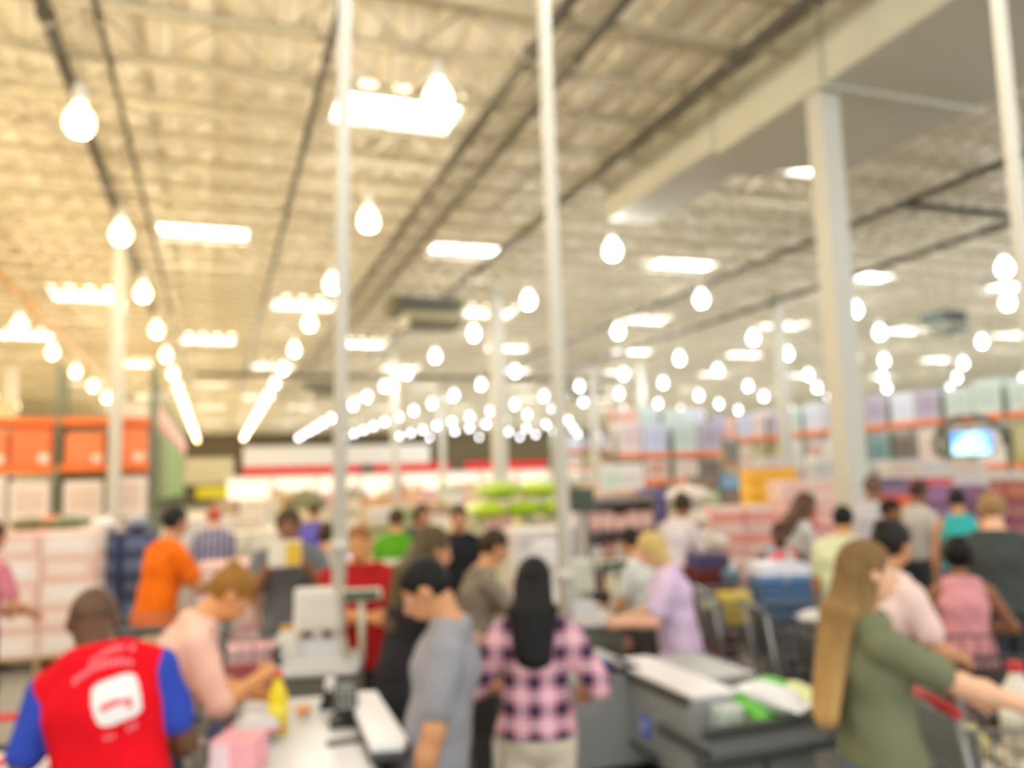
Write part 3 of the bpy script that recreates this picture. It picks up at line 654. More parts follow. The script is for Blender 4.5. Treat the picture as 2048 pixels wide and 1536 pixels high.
person((1787, 1088), 4.3, 44, 'woman in a pale pink T-shirt leaning forward behind the blond woman', (236, 206, 200), (84, 80, 90), 'tan', 'bun', (36, 32, 30), lean=20, nod=-4, rh=(.20, .44, .98), lh=(-.16, .44, .98), fem=True, near=1, loose=1.5)
person((1915, 1112), 5.2, -8, 'child in a pink sleeveless dress with round black hair', (222, 152, 156), (188, 138, 136), 'brown', 'round', (20, 18, 16), lean=4, nod=6, rh=(.26, .30, 1.06), lh=(-.26, .30, 1.0), fem=True, near=1, sleeve='none', legs='skirt')
person((1984, 1020), 5.9, -6, 'man with short light brown hair in a charcoal T-shirt, seen from behind', (72, 76, 74), (60, 64, 74), 'fair', 'short', (158, 122, 84), nod=12, near=1, build=1.1, loose=1.4, rh=(.28, .26, 1.0))
person((1914, 1002), 8.4, -4, 'person in a turquoise sleeveless top beside the purple cartons', (60, 178, 176), (90, 110, 120), 'tan', 'short', (36, 34, 34), near=0, sleeve='none')
person((1839, 984), 9.0, 44, 'person in a white T-shirt before the rose red cartons', (216, 206, 196), (74, 78, 80), 'brown', 'short', (74, 50, 40), near=0, rh=(.22, .26, .98))
person((1687, 1040), 6.9, 14, 'child in a pale lime T-shirt in front of the thick cream column', (222, 226, 184), (130, 150, 140), 'tan', 'short', (26, 26, 20), near=1, loose=1.4)
person((1612, 1012), 7.8, 62, 'woman in a light grey T-shirt with long brown hair', (200, 198, 194), (84, 90, 104), 'brown', 'long', (92, 66, 48), nod=16, hairlen=.16, rh=(.06, .34, 1.0), lh=(-.2, .3, 1.0), fem=True, near=1)
person((1560, 1068), 7.3, 172, 'child in a many-coloured top behind the blue cooler box', (226, 150, 160), (90, 84, 96), 'dark', 'crop', (58, 42, 36), near=1, topmat=pattern('bright print', blotch((244, 98, 122), (206, 210, 190), (130, 136, 200), 7)), sleeve='none', lh=(-.24, .28, 1.05), rh=(.22, .3, 1.05))
person((1366, 1012), 8.6, 34, 'woman in a white and pink top leaning between the pale sacks', (226, 212, 214), (70, 64, 84), 'brown', 'bun', (66, 50, 32), lean=16, nod=14, fem=True, near=0, rh=(.2, .4, 1.0), lh=(-.16, .44, 1.02))
person((1258, 1084), 6.6, -60, 'dark-haired person in a white T-shirt mostly hidden behind the lilac woman', (214, 212, 204), (80, 76, 74), 'tan', 'short', (40, 34, 24), nod=18, near=0, lh=(-.2, .32, .98), rh=(.2, .3, 1.0))
person((1748, 976), 9.0, 40, 'person in a pale grey shirt and dark jeans just right of the thick cream column', (196, 194, 200), (100, 98, 116), 'brown', 'short', (110, 86, 76), lean=10, near=0)
person((1783, 1022), 8.0, 90, 'person with black hair below the red orange sign beside the thick cream column', (150, 124, 110), (70, 66, 70), 'brown', 'short', (34, 28, 20), near=0, nod=14)
cb = at_depth(570, 1102, 5.70)

# ------------------------------------------------------------------ tall checkout poles
def pole(a, b, y, r, label, z0=0.0, z1=8.78):
    p, q = on_y(a[0], a[1], y), on_y(b[0], b[1], y); d = (q - p) / (q.z - p.z)
    base, top = p - d * (p.z - z0), p + d * (z1 - p.z)
    t = thing('checkout_pole', label, 'pole', base)
    MB().tube([(0, 0, 0), top - base], r, 14).obj('shaft', paint((232, 228, 212), 0.4), t)
    MB().lathe([(.085, 0), (.085, .02), (r * 1.3, .03), (r * 1.3, .09)], 14).obj('foot_flange', STEEL, t)
    MB().tube([d * (1.25 - z0 * .7), d * (1.33 - z0 * .7)], r * 1.35, 14).obj('clamp_collar', paint((205, 200, 184)), t)
pole((678, 1150), (690, 0), 5.1, .042, 'tall white pole in front of the man in red', .946, 7.985)
pole((1132, 1190), (1087, 0), 5.2, .046, 'tall white pole at the second till beside the plaid shirt woman')
pole((2043, 500), (1996, 0), 3.6, .042, 'tall white pole at the edge above the man in charcoal')

# ------------------------------------------------------------------ cartons, sacks, bottles
def carton_mesh(w, d, h, a, b, c, style):
    def mk():
        m = MB(); e = min(w, d, h) * .03
        m.box((0, 0, h / 2 - .004), (w, d, h - .008), 0, None, 1, e)
        for s in (-1, 1): m.box((0, s * d * .253, h - .004), (w * .985, d * .485, .008), 0)       # top flaps with a gap between
        m.box((0, 0, h + .0006), (w * .7, .05, .002), 2)                                          # tape
        if style == 'band': m.box((0, 0, h * .5), (w + .006, d + .006, h * .42), 1)
        elif style == 'panel':
            for s in (-1, 1): m.box((0, s * (d / 2), h * .52), (w * .74, .008, h * .6), 1); m.box((s * (w / 2), 0, h * .52), (.008, d * .74, h * .6), 1)
        elif style == 'corner':
            m.box((w * .32, -d / 2, h * .18), (w * .26, .01, h * .24), 1); m.box((w / 2, d * .2, h * .2), (.01, d * .26, h * .24), 1)
        elif style == 'split':
            m.box((-w * .25, 0, h * .5), (w * .5 - .01, d + .006, h * .9), 1)
        return m.mesh('carton', [card(a), card(b), card(c)])
    return shared(('carton', w, d, h, a, b, c, style), mk)
def carton(p, w, d, h, cols, style, label, group, rz=0.0, name='carton', cat='carton'):
    a, b = cols; t = tuple(min(255, int(x * .92)) for x in a)
    o = link(name, carton_mesh(w, d, h, a, b, t, style), None, p, rz); return tag(o, label, cat, group)
PAL = mat('pallet wood', (186, 150, 104), .8, 0, .2, 5, 0, (1, 8, 1))
def pallet(p, w, d, label, rz=0.0, group=None):
    t = thing('pallet', label, 'pallet', p, rz, group)
    for i in range(6): link('deck_board', shared(('db', w, d), lambda: MB().box((0, 0, .125), (w, d / 8, .02)).mesh('board', PAL)), t, (0, -d / 2 + d / 16 + i * d * 15 / 16 / 5 * .99, 0))
    for s in (-1, 0, 1): link('runner', shared(('rn', d), lambda: MB().box((0, 0, .0575), (.06, d, .115)).mesh('runner', PAL)), t, (s * (w / 2 - .04), 0, 0))
COLW = {1: ('',), 2: ('left', 'right'), 3: ('left', 'middle', 'right'), 4: ('left', 'inner left', 'inner right', 'right')}
def stack(px, D, nx, ny, nz, w, d, h, palettes, style, label, group, rz=0.0, name='carton', load=None):
    g = at_depth(px[0], px[1], D); c, s = math.cos(rz), math.sin(rz); d = min(1.1, d * ny * .85)
    if load: t = thing('pallet_load', label, 'pallet load', (g.x, g.y, 0), rz, group)
    else: pallet((g.x, g.y, 0), nx * w + .06, d + .06, 'wooden pallet under the ' + group, rz, 'pallets under the piles')
    if load: MB().box((0, 0, .125), (nx * w, d, .03)).box((-nx * w / 2 + .06, 0, .055), (.1, d, .11)).box((nx * w / 2 - .06, 0, .055), (.1, d, .11)).box((0, 0, .055), (.1, d, .11)).obj('pallet', PAL, t)
    for k in range(nz):
        for i in range(nx):
            if k == nz - 1 and nx > 2 and random.random() < .15: continue
            lx, ly = (i - (nx - 1) / 2) * w, random.uniform(-.02, .02); z = .141 + k * (h + .001)
            me = carton_mesh(w - .012, d - .012, h, *(lambda ab: (ab[0], ab[1], tuple(int(q * .92) for q in ab[0])))(random.choice(palettes)), style)
            if load: link('carton', me, t, (lx, ly, z))
            else:
                lab = label.split(' in the ')[0] if ' in the ' in label else label
                lab = '%s, %s%s row from the top' % (label, (COLW[nx][i] + ' in the ') if nx > 1 else '', ORD[nz - 1 - k])
                tag(link(name, me, None, (g.x + lx * c - ly * s, g.y + lx * s + ly * c, z), rz), lab, name.replace('_', ' '), group)
    return g
def pillow(name, p, w, d, h, colr, label, cat, group=None, rz=0.0, rx=0.0, m=None, seal=None):
    def mk():
        b = MB(); nu, nv = 12, 8; vs = []; fs = []
        for j in range(nv + 1):
            v = -1 + 2 * j / nv
            for i in range(nu + 1):
                u = -1 + 2 * i / nu; k = max(0, (1 - abs(u) ** 3) * (1 - abs(v) ** 3)) ** .55
                vs.append((u * w / 2 * (1 - .08 * k), v * d / 2 * (1 - .06 * k), h / 2 + h / 2 * k * (1 + .10 * math.sin(5 * u + 3 * v))))
        n1 = len(vs); vs += [(x, y, h - z) if z > h / 2 else (x, y, z - .001) for x, y, z in vs]
        for j in range(nv):
            for i in range(nu):
                a = j * (nu + 1) + i; fs.append((a, a + 1, a + nu + 2, a + nu + 1)); fs.append((n1 + a + nu + 1, n1 + a + nu + 2, n1 + a + 1, n1 + a))
        b.add(vs, fs, 0, True)
        return b.mesh('bag', m or mat('plastic film', colr, .28, 0, .1, 10, .3))
    o = link(name, shared(('pil', w, d, h, colr, m), mk), None, p, rz); o.rotation_euler = (rx, 0, rz)
    if seal:
        for s in (-1, 1): link('seal_edge', shared(('seal', w, d, h, seal), lambda: MB().box((0, 0, h / 2), (w * .98, .03, .006)).mesh('seal', plastic(seal))), o, (0, s * (d / 2 + .008), 0))
    return tag(o, label, cat, group)
def bottle(p, r, h, body, capc, label, group=None, liquid=None):
    t = thing('bottle', label, 'bottle', p, 0, group)
    MB().lathe([(r * .9, 0), (r, h * .03), (r, h * .55), (r * .92, h * .62), (r * .45, h * .8), (r * .36, h * .86), (r * .36, h * .9)], 14).obj('body', mat('bottle plastic', body, .25, 0, .04, 4), t)
    MB().lathe([(r * .42, h * .89), (r * .42, h * .985), (r * .36, h)], 12).obj('cap', plastic(capc), t)
    MB().lathe([(r * 1.012, h * .16), (r * 1.012, h * .48)], 14).obj('label_band', plastic(liquid or body), t)

# ------------------------------------------------------------------ counters and tills
def frame_at(p, rz): return Matrix.Translation(p) @ Matrix.Rotation(rz, 4, 'Z')
WTOP = plastic((216, 216, 216), .3)
cn = thing('packing_counter', 'white-topped packing counter at the first till, between the peach woman and the grey T-shirt', 'counter', (.285, 3.36, 0), heading(10.4))
MB().box((0, 0, .905), (.63, 1.86, .035), 0, None, 1, .012).obj('worktop', WTOP, cn)
MB().box((.0, 0, .49), (.57, 1.8, .79), 0, None, 1, .01).obj('cabinet', paint((196, 194, 184)), cn)
MB().box((0, 0, .05), (.5, 1.72, .1)).obj('kick_plate', BLACK, cn)
for s in (-1, 1): MB().box((s * .32, 0, .9), (.02, 1.86, .05), 0, None, 1, .008).obj('bumper_edge', DGREY, cn)
for i in range(3): MB().box((.289, -.6 + .6 * i, .48), (.012, .56, .7), 0, None, 1, .004).obj('side_panel', paint((204, 202, 192)), cn)
q = [on_z(u, v, .985) for u, v in ((694, 1388), (752, 1386), (815, 1484), (806, 1492), (742, 1496))]
c0 = sum(q, Vector()) / len(q)
sh = thing('side_shelf', 'narrow white side shelf with a dark rounded rim beside the card terminal', 'shelf', (c0.x, c0.y, .94))
pl_ = [((p - c0).x, (p - c0).y) for p in q]; pl_ = pl_[::-1]
MB().prism(pl_, .03, .055).obj('shelf_board', plastic((238, 237, 240), .3), sh)
MB().prism([(x * 1.06, y * 1.035) for x, y in pl_], .0, .03).obj('rim', DGREY, sh)
MB().box((.02, 0, -.46), (.05, .05, .92)).obj('post', DGREY, sh)
MB().box((-.11, .0, -.03), (.2, .06, .04)).obj('bracket', DGREY, sh)
# card terminal and small things on the counter
def on_top(u, v, z=.923): p = on_z(u, v, z); return (p.x, p.y, z)
t = thing('card_terminal', 'black card terminal on a stand on the white counter', 'card terminal', on_top(692, 1446), heading(8))
MB().box((0, 0, .012), (.14, .17, .024), 0, None, 1, .008).obj('stand_base', BLACK, t)
MB().tube([(0, .04, .02), (0, .05, .09)], .02, 10).obj('stand_neck', BLACK, t)
R_ = Matrix.Rotation(math.radians(-34), 3, 'X')
MB().box((0, .02, .10), (.10, .19, .03), 0, R_.inverted(), 1, .01).obj('body', plastic((40, 40, 42)), t)
MB().box((0, .055, .140), (.075, .05, .006), 0, R_.inverted()).obj('screen', plastic((120, 124, 120)), t)
kp = MB()
for i in range(3):
    for j in range(4): kp.box((-.026 + .026 * i, -.045 + .024 * j, .076 + .0155 * j), (.02, .015, .008), 0, R_.inverted())
kp.obj('keypad', plastic((150, 150, 148)), t)
t = thing('tape_dispenser', 'small black dispenser with a white roll behind the card terminal', 'dispenser', on_top(660, 1412), heading(20))
MB().box((0, 0, .02), (.07, .15, .04), 0, None, .8, .0).obj('base', BLACK, t)
MB().tube([(-.02, .02, .085), (.02, .02, .085)], .04, 16).obj('roll', plastic((228, 226, 220)), t); MB().box((0, -.06, .05), (.04, .02, .06)).obj('cutter', BLACK, t)
o = MB().lathe([(.012, 0), (.03, .008), (.036, .03), (.028, .05), (.01, .056)], 12).obj('tangerine', mat('fruit peel', (238, 178, 128), .5, 0, .1, 40, .3), None, on_top(607, 1432)); tag(o, 'small pale orange fruit on the far edge of the white counter', 'fruit')
bottle(on_top(556, 1466), .042, .255, (238, 216, 40), (226, 66, 48), 'yellow squeeze bottle with a red cap in the peach woman\'s hand', None, (244, 226, 70))
pillow('snack_bag', on_top(512, 1480), .17, .16, .10, (216, 212, 214), 'white snack bag with a red top edge beside the yellow bottle', 'bag', None, .3, 0, None, (206, 62, 60))
def packbox(name, p, w, d, h, cols, label, cat, rz=0.0, style='panel', g=None): return carton(p, w, d, h, cols, style, label, g, rz, name, cat)
packbox('gift_box', on_top(478, 1540), .16, .16, .12, ((246, 176, 182), (250, 226, 226)), 'pink and white packet on the near end of the white counter', 'packet', -.4, 'split')
packbox('medicine_box', on_top(508, 1448), .12, .07, .07, ((232, 230, 232), (116, 116, 172)), 'small white and violet packet behind the snack bag', 'packet', .5, 'corner')

def till(px, D, rz, label, z=.92, dark=True, disp=True, scr=(232, 226, 214)):
    p = at_depth(px[0], px[1], D); t = thing('checkout_till', label, 'till', (p.x, p.y, 0), rz)
    body = paint((118, 118, 108) if dark else (150, 152, 142))
    MB().box((0, 0, z / 2), (.46, .56, z - .02), 0, None, 1, .015).obj('cabinet', body, t)
    MB().box((0, -.282, z * .5), (.4, .012, z * .7), 0, None, 1, .004).obj('cabinet_door', paint((96, 96, 88)), t)
    MB().box((0, -.04, z + .005), (.48, .54, .04), 0, None, 1, .012).obj('scanner_plate', WTOP, t)
    w = MB(); w.box((-.02, .05, z + .07), (.28, .16, .1), 0, None, .92).tube([(-.02, .07, z + .1), (-.02, .07, z + .2)], .03, 10); w.obj('register_base', WTOP, t)
    Rm = Matrix.Rotation(math.radians(-10), 3, 'X')
    m = MB().box((-.02, .06, z + .30), (.27, .06, .25), 0, Rm, 1, .015).obj('monitor', plastic(scr, .4), t)
    MB().box((-.02, .024, z + .305), (.22, .012, .18), 0, Rm).obj('monitor_vent', plastic(tuple(int(x * .93) for x in scr), .4), m)
    MB().box((-.18, .0, z + .1), (.13, .18, .15), 0, None, .85, .0).obj('receipt_printer', plastic((226, 222, 214)), t)
    MB().box((.0, -.2, z + .035), (.34, .14, .03), 0, None, 1, .006).obj('keyboard', plastic((214, 210, 200)), t)
    MB().tube([(-.21, -.12, z + .03), (-.23, -.16, z + .1), (-.2, -.2, z + .13)], .022, 8).obj('hand_scanner', plastic((60, 60, 64)), t)
    if disp:
        MB().tube([(.24, .0, z), (.24, .0, z + .36)], .02, 10).obj('display_post', paint((214, 208, 184)), t)
        d = MB().box((.24, -.01, z + .38), (.24, .05, .07), 0, None, 1, .012).obj('customer_display', plastic((214, 206, 184)), t)
        MB().box((.24, -.037, z + .38), (.20, .006, .045)).obj('display_glass', plastic((30, 84, 56), .2), d)
    return t
till((640, 1300), 4.8, heading(14), 'till with white screen back and green customer display before the man in red')
till((800, 1280), 6.4, heading(8), 'second cream till just behind the grey T-shirt, partly hidden', .92, False, False, (214, 210, 180))
till((1165, 1262), 6.0, heading(10), 'grey till with a green customer display between the plaid and the lilac shirts', .92, True, True, (206, 210, 190))
till((1100, 1130), 7.6, heading(10), 'farther white till behind the plaid shirt woman', .94, False, False, (236, 232, 226))
pd = at_depth(1164, 1000, 6.6)
t = thing('hanging_screen', 'dark grey square screen on a slim post right of the second tall pole', 'screen', (pd.x, pd.y, 0), heading(10))
MB().tube([(0, 0, 0), (0, 0, pd.z - .08)], .018, 8).obj('post', paint((170, 164, 150)), t); MB().box((0, 0, pd.z), (.2, .05, .19), 0, None, 1, .012).obj('housing', plastic((84, 88, 68)), t)
MB().box((0, -.028, pd.z), (.17, .008, .155)).obj('glass', plastic((64, 72, 56), .25), t); MB().lathe([(.14, 0), (.14, .02), (.03, .03)], 12).obj('base', STEEL, t)

# the conveyor counter at the right
GREYC = paint((150, 152, 150), .42); LG = paint((176, 178, 174), .4)
cv = thing('conveyor_counter', 'long grey checkout conveyor counter in the foreground carrying green and white bags', 'counter', (2.2, 3.73, 0), heading(0))
MB().box((.32, .56, .63), (.64, .62, .40), 0, None, 1, .015).obj('side_cabinet', GREYC, cv)
MB().box((.145, .10, .63), (.29, .30, .40), 0, None, 1, .012).obj('side_panel', GREYC, cv)
MB().box((-.15, .90, .59), (.54, .64, .50), 0, None, 1, .02).obj('scanner_cabinet', GREYC, cv)
MB().box((.36, .58, .22), (.5, .6, .44), 0).obj('leg_space_shade', plastic((30, 32, 28), .6), cv)  # near-black blocks paint the shade of the open leg space
MB().box((-.12, .90, .18), (.44, .54, .34)).obj('leg_space_shade', plastic((30, 32, 28), .6), cv)
MB().box((.16, .415, .845), (.26, .93, .03), 0, None, 1, .008).obj('belt', plastic((232, 228, 228), .4), cv)
MB().box((.46, .56, .835), (.32, .62, .03), 0, None, 1, .006).obj('belt_cover', LG, cv)
for x in (.0, .64): MB().box((x, .415 if x == 0 else .56, .83), (.025, .93 if x == 0 else .62, .05), 0, None, 1, .008).obj('bumper_rail', DGREY, cv)
MB().box((-.15, .90, .85), (.52, .62, .02), 0, None, 1, .006).obj('scanner_top', LG, cv)
MB().box((.32, -.02, .63), (.70, .46, .03)).obj('tray_floor', GREYC, cv)
for x in (-.025, .665): MB().box((x, -.02, .65), (.03, .48, .05), 0, None, 1, .008).obj('tray_wall', DGREY, cv)
MB().box((.32, -.245, .675), (.72, .03, .12), 0, None, 1, .008).obj('tray_front', paint((122, 124, 122)), cv)
MB().box((.32, -.265, .745), (.76, .06, .045), 0, None, 1, .014).obj('front_bumper', plastic((58, 62, 58), .5), cv)
MB().box((.32, -.26, .61), (.76, .05, .04), 0, None, 1, .012).obj('lower_bumper', plastic((58, 62, 58), .5), cv)
MB().box((.32, .02, .31), (.60, .44, .60), 0, None, 1, .01).obj('tray_base', paint((116, 118, 112)), cv)
MB().box((.32, -.206, .31), (.015, .02, .56)).obj('base_seam', DGREY, cv)
stk = MB().tube([(-.008, .40, .60), (.0, .40, .60)], .062, 18).obj('round_sticker', plastic((96, 122, 220)), cv)
MB().tube([(-.011, .41, .605), (-.008, .41, .605)], .03, 14).obj('sticker_mark', plastic((186, 198, 236)), stk)
MB().box((-.008, .5, .475), (.012, .5, .022)).obj('cabinet_trim', DGREY, cv)
sc_p = on_z(1212, 1338, .87)
t = thing('hand_scanner', 'blue and black hand scanner lying on the grey scanner counter', 'scanner', (sc_p.x, sc_p.y, .861), .4)
MB().box((0, 0, .03), (.06, .10, .05), 0, None, .8).obj('head', plastic((62, 66, 140)), t); MB().box((0, -.09, .022), (.035, .12, .035)).obj('handle', BLACK, t)
def tray(u, v, z): p = on_z(u, v, z); return (p.x, p.y, z)
g = 'groceries at the end of the grey conveyor'
packbox('carton', tray(1456, 1478, .646), .13, .11, .16, ((222, 226, 220), (190, 206, 190)), 'pale striped carton at the near corner of the conveyor tray', 'carton', .05, 'panel', g)
pillow('salad_bag', tray(1500, 1432, .73), .15, .26, .10, (112, 200, 72), 'green salad bag leaning beside the pale striped carton', 'bag', g, .35, .35)
pillow('flour_bag', tray(1542, 1418, .77), .17, .30, .12, (238, 238, 238), 'large white bag in the middle of the conveyor tray', 'bag', g, .5, .2, None, (250, 250, 250))
pillow('salad_bag', tray(1540, 1392, .79), .20, .16, .09, (116, 212, 80), 'green bag behind the large white bag', 'bag', g, .1, .1)
pillow('corn_bag', tray(1596, 1420, .73), .19, .25, .13, (236, 238, 176), 'pale yellow bag right of the large white bag', 'bag', g, -.3, .12)
pillow('corn_bag', tray(1512, 1452, .68), .17, .14, .11, (232, 232, 160), 'pale yellow bag at the front of the conveyor tray', 'bag', g, .1, 0)
pillow('salad_bag', tray(1606, 1454, .65), .2, .10, .07, (120, 206, 84), 'green packet along the front bumper of the tray', 'bag', g, -.05, 0)
pillow('flour_bag', tray(1646, 1440, .65), .12, .2, .07, (228, 230, 226), 'white packet at the far corner of the tray next to the blond hair', 'bag', g, -.1, 0)

packbox('carton', (cb.x, cb.y, cb.z - .10), .22, .16, .17, ((240, 232, 212), (232, 196, 70)), 'white and yellow carton held by the man in grey blue', 'carton', heading(184), 'split')
# handbag
hb = at_depth(978, 1400, 4.2)
t = thing('handbag', 'black leather handbag hanging beside the plaid shirt woman', 'bag', (hb.x, hb.y, hb.z - .13), heading(30))
MB().box((0, 0, .13), (.13, .30, .26), 0, None, .75, .0).obj('body', mat('leather', (34, 34, 30), .5, 0, .2, 12, .3), t)
MB().tube([(0, -.1, .25), (0, -.08, .42), (0, 0, .5), (0, .08, .42), (0, .1, .25)], .012, 8).obj('strap', BLACK, t); MB().box((-.06, 0, .2), (.02, .22, .1)).obj('flap', BLACK, t)

# ------------------------------------------------------------------ shopping carts
WIRE = metal((150, 152, 150), .4)
def basket_mesh(dark):
    b = MB(); L, W, Wb, zt, zb = .92, .58, .44, .98, .56
    def P(t, s, z): f = (z - zb) / (zt - zb); w = Wb + (W - Wb) * f; y = -L / 2 * (.86 + .14 * f) + t * L * (.86 + .14 * f); return (s * w / 2 * (1 - .12 * t), y, z)
    r = .005
    for i in range(12):
        t = i / 11
        for s in (-1, 1): b.tube([P(t, s, zb), P(t, s, zt)], r, 4, 0, False)
        b.tube([P(t, -1, zb), P(t, 1, zb)], r, 4, 0, False)
    for k in range(5):
        z = zb + (zt - zb) * k / 4; q = r if k < 4 else .009
        b.tube([P(0, -1, z), P(1, -1, z), P(1, 1, z), P(0, 1, z), P(0, -1, z)], q, 4, 0, False)
    for i in range(1, 8):
        f = i / 8
        for t in (0, 1): b.tube([tuple(a + (c - a) * f for a, c in zip(P(t, -1, zb), P(t, 1, zb))), tuple(a + (c - a) * f for a, c in zip(P(t, -1, zt), P(t, 1, zt)))], r, 4, 0, False)
    return b.mesh('basket', WIRE if not dark else plastic((70, 72, 70)))
def cart(x, y, rz, label, handle=(206, 46, 44), dark=False):
    t = thing('shopping_cart', label, 'shopping cart', (x, y, 0), rz)
    link('wire_basket', shared(('basket', dark), lambda: basket_mesh(dark)), t)
    f = MB()
    for s in (-1, 1):
        f.tube([(s * .27, -.48, 1.03), (s * .25, -.42, .60), (s * .25, -.40, .22), (s * .2, .42, .20)], .014, 8); f.tube([(s * .25, -.36, .56), (s * .2, .40, .56)], .012, 8)
    f.tube([(-.25, -.40, .22), (.25, -.40, .22)], .012, 8); f.tube([(-.2, .42, .2), (.2, .42, .2)], .012, 8); f.obj('frame', metal((160, 160, 158)), t)
    MB().tube([(-.29, -.49, 1.04), (.29, -.49, 1.04)], .018, 10).obj('handle', plastic(handle), t)
    MB().box((0, -.40, .84), (.5, .012, .22), 0, None, 1, .004).obj('child_seat', plastic((150, 152, 150) if not dark else (90, 90, 90)), t)
    lr = MB()
    for i in range(7): lr.tube([(-.2 + .066 * i, -.38, .22), (-.17 + .057 * i, .40, .21)], .006, 5)
    lr.obj('lower_rack', WIRE, t)
    for sx in (-.22, .22):
        for sy in (-.36, .38):
            w = link('caster', shared('caster', lambda: MB().tube([(-.014, 0, .062), (.014, 0, .062)], .062, 12).mesh('caster', BLACK)), t, (sx, sy, 0))
            link('caster_fork', shared('fork', lambda: MB().box((-.022, 0, .1), (.006, .05, .12)).box((.022, 0, .1), (.006, .05, .12)).box((0, 0, .165), (.05, .05, .02)).mesh('fork', metal((140, 140, 140)))), w)
    def inside(lx, ly, z=.575): c, s = math.cos(rz), math.sin(rz); return (x + lx * c - ly * s, y + lx * s + ly * c, z)
    return inside
def cart_px(px, D, rz, label, **k): p = at_depth(px[0], px[1], D); return cart(p.x, p.y, rz, label, **k), (p.x, p.y), rz
I, p_, rz = cart_px((2095, 1400), 3.3, heading(112), 'shopping cart with a red handle pushed by the blond woman in olive')
g = 'milk jugs in the cart of the blond woman'
for i, (lx, ly) in enumerate(((-.12, -.05), (.06, -.02), (-.1, .18), (.08, .2), (-.02, .36))):
    bottle(I(lx, ly, .79), .075, .34, (232, 230, 216), (206, 44, 46), 'white jug with a red cap in the blond woman\'s cart, %s from the handle' % ORD[i], g)
for i, ly in enumerate((-.07, .22)): packbox('carton', I(.0, ly, .575), .36, .26, .205, ((226, 214, 190), (206, 120, 116)), ('cream carton under the milk jugs, nearer the handle', 'cream carton under the milk jugs, at the front')[i], 'carton', rz, 'band', g)
packbox('carton', I(.0, -.29, .58), .3, .12, .18, ((232, 226, 210), (210, 64, 72)), 'cream and red packet at the handle end of the blond woman\'s cart', 'carton', rz, 'band')
pillow('snack_bag', I(.0, .1, .24), .36, .5, .16, (212, 84, 96), 'red bag on the lower rack of the blond woman\'s cart', 'bag', None, rz)
pillow('corn_bag', I(-.1, -.29, .77), .12, .16, .12, (214, 206, 130), 'pale yellow bag at the handle of the blond woman\'s cart', 'bag', None, rz)
I, p_, rz = cart_px((2020, 1260), 4.45, heading(110), 'dark shopping cart behind the child in the pink dress', dark=True, handle=(120, 40, 40))
packbox('carton', I(0, .1, .58), .38, .5, .24, ((52, 50, 46), (66, 56, 44)), 'dark brown carton in the cart behind the child in pink', 'carton', rz)
I, p_, rz = cart_px((1420, 1225), 7.5, heading(200), 'shopping cart stacked with dark red crates behind the lilac woman')
g = 'dark red crates in the cart behind the lilac woman'
for k in range(3): packbox('crate', I(.0, .02, .58 + .17 * k), .36, .5, .165, ((112, 48, 44), (84, 34, 32)), ('lowest', 'middle', 'topmost')[k] + ' dark red crate in the cart behind the lilac woman', 'crate', rz, 'band', g)
packbox('carton', I(.0, .0, .58 + .515), .34, .3, .12, ((92, 84, 112), (70, 66, 96)), 'grey violet box on top of the dark red crates', 'carton', rz)
packbox('crate', I(.0, .0, .236), .34, .6, .28, ((150, 52, 34), (70, 34, 28)), 'red brown crate on the lower rack under the dark red crates', 'crate', rz, 'split')
pillow('snack_bag', I(-.14, .30, .99), .18, .2, .12, (122, 144, 158), 'blue grey bag against the cart of dark red crates', 'bag', None, rz, .8)
I, p_, rz = cart_px((1535, 1230), 6.4, heading(110), 'grey shopping cart carrying the blue cooler box', handle=(150, 150, 150))
t = thing('cooler_box', 'blue cooler box with a white lid riding in the grey cart', 'cooler', I(.0, .10, .80), rz)
MB().box((0, 0, .15), (.36, .34, .30), 0, None, 1.08).obj('tub', plastic((76, 108, 146)), t); MB().box((0, 0, .33), (.41, .39, .06), 0, None, 1, .02).obj('rim_band', plastic((104, 142, 190)), t)
MB().box((0, 0, .40), (.41, .39, .08), 0, None, .94, .0).obj('lid', plastic((216, 218, 226)), t); MB().tube([(-.2, 0, .3), (-.23, 0, .42), (.23, 0, .42), (.2, 0, .3)], .012, 8).obj('handle', plastic((226, 226, 230)), t)
packbox('carton', I(.0, .05, .575), .34, .5, .215, ((150, 152, 150), (120, 122, 118)), 'grey carton under the blue cooler box', 'carton', rz)
packbox('carton', I(.02, -.26, .80), .26, .22, .22, ((214, 188, 84), (190, 160, 60)), 'yellow carton in front of the blue cooler box', 'carton', rz)
pillow('salad_bag', I(-.02, -.42, .86), .2, .14, .12, (164, 176, 140), 'pale green bag beside the yellow carton', 'bag', None, rz)
I, p_, rz = cart_px((1650, 1215), 5.6, heading(110), 'grey plastic shopping cart right of the blue cooler box', dark=True, handle=(110, 112, 108))
packbox('carton', I(0, .1, .58), .38, .5, .3, ((126, 128, 122), (104, 106, 100)), 'grey carton filling the grey plastic cart', 'carton', rz)
pillow('flour_bag', I(0, 0, .885), .3, .34, .12, (214, 212, 208), 'white bag lying on top in the grey plastic cart', 'bag', None, rz)
I, p_, rz = cart_px((330, 1195), 6.15, heading(100), 'shopping cart with an orange red handle under the man in orange', handle=(230, 84, 40))
packbox('carton', I(-.05, -.05, .58), .36, .3, .26, ((196, 176, 140), (150, 130, 96)), 'tan carton in the cart of the man in orange', 'carton', rz)
packbox('carton', I(.0, .22, .58), .34, .18, .3, ((240, 120, 112), (246, 160, 140)), 'coral carton in the cart of the man in orange', 'carton', rz)
packbox('carton', I(0, 0, .236), .34, .5, .26, ((108, 116, 140), (84, 84, 100)), 'slate carton on the lower rack under the man in orange', 'carton', rz)
I, p_, rz = cart_px((500, 1235), 5.5, heading(96), 'shopping cart of red and white packs behind the peach woman')
g = 'packs in the cart behind the peach woman'
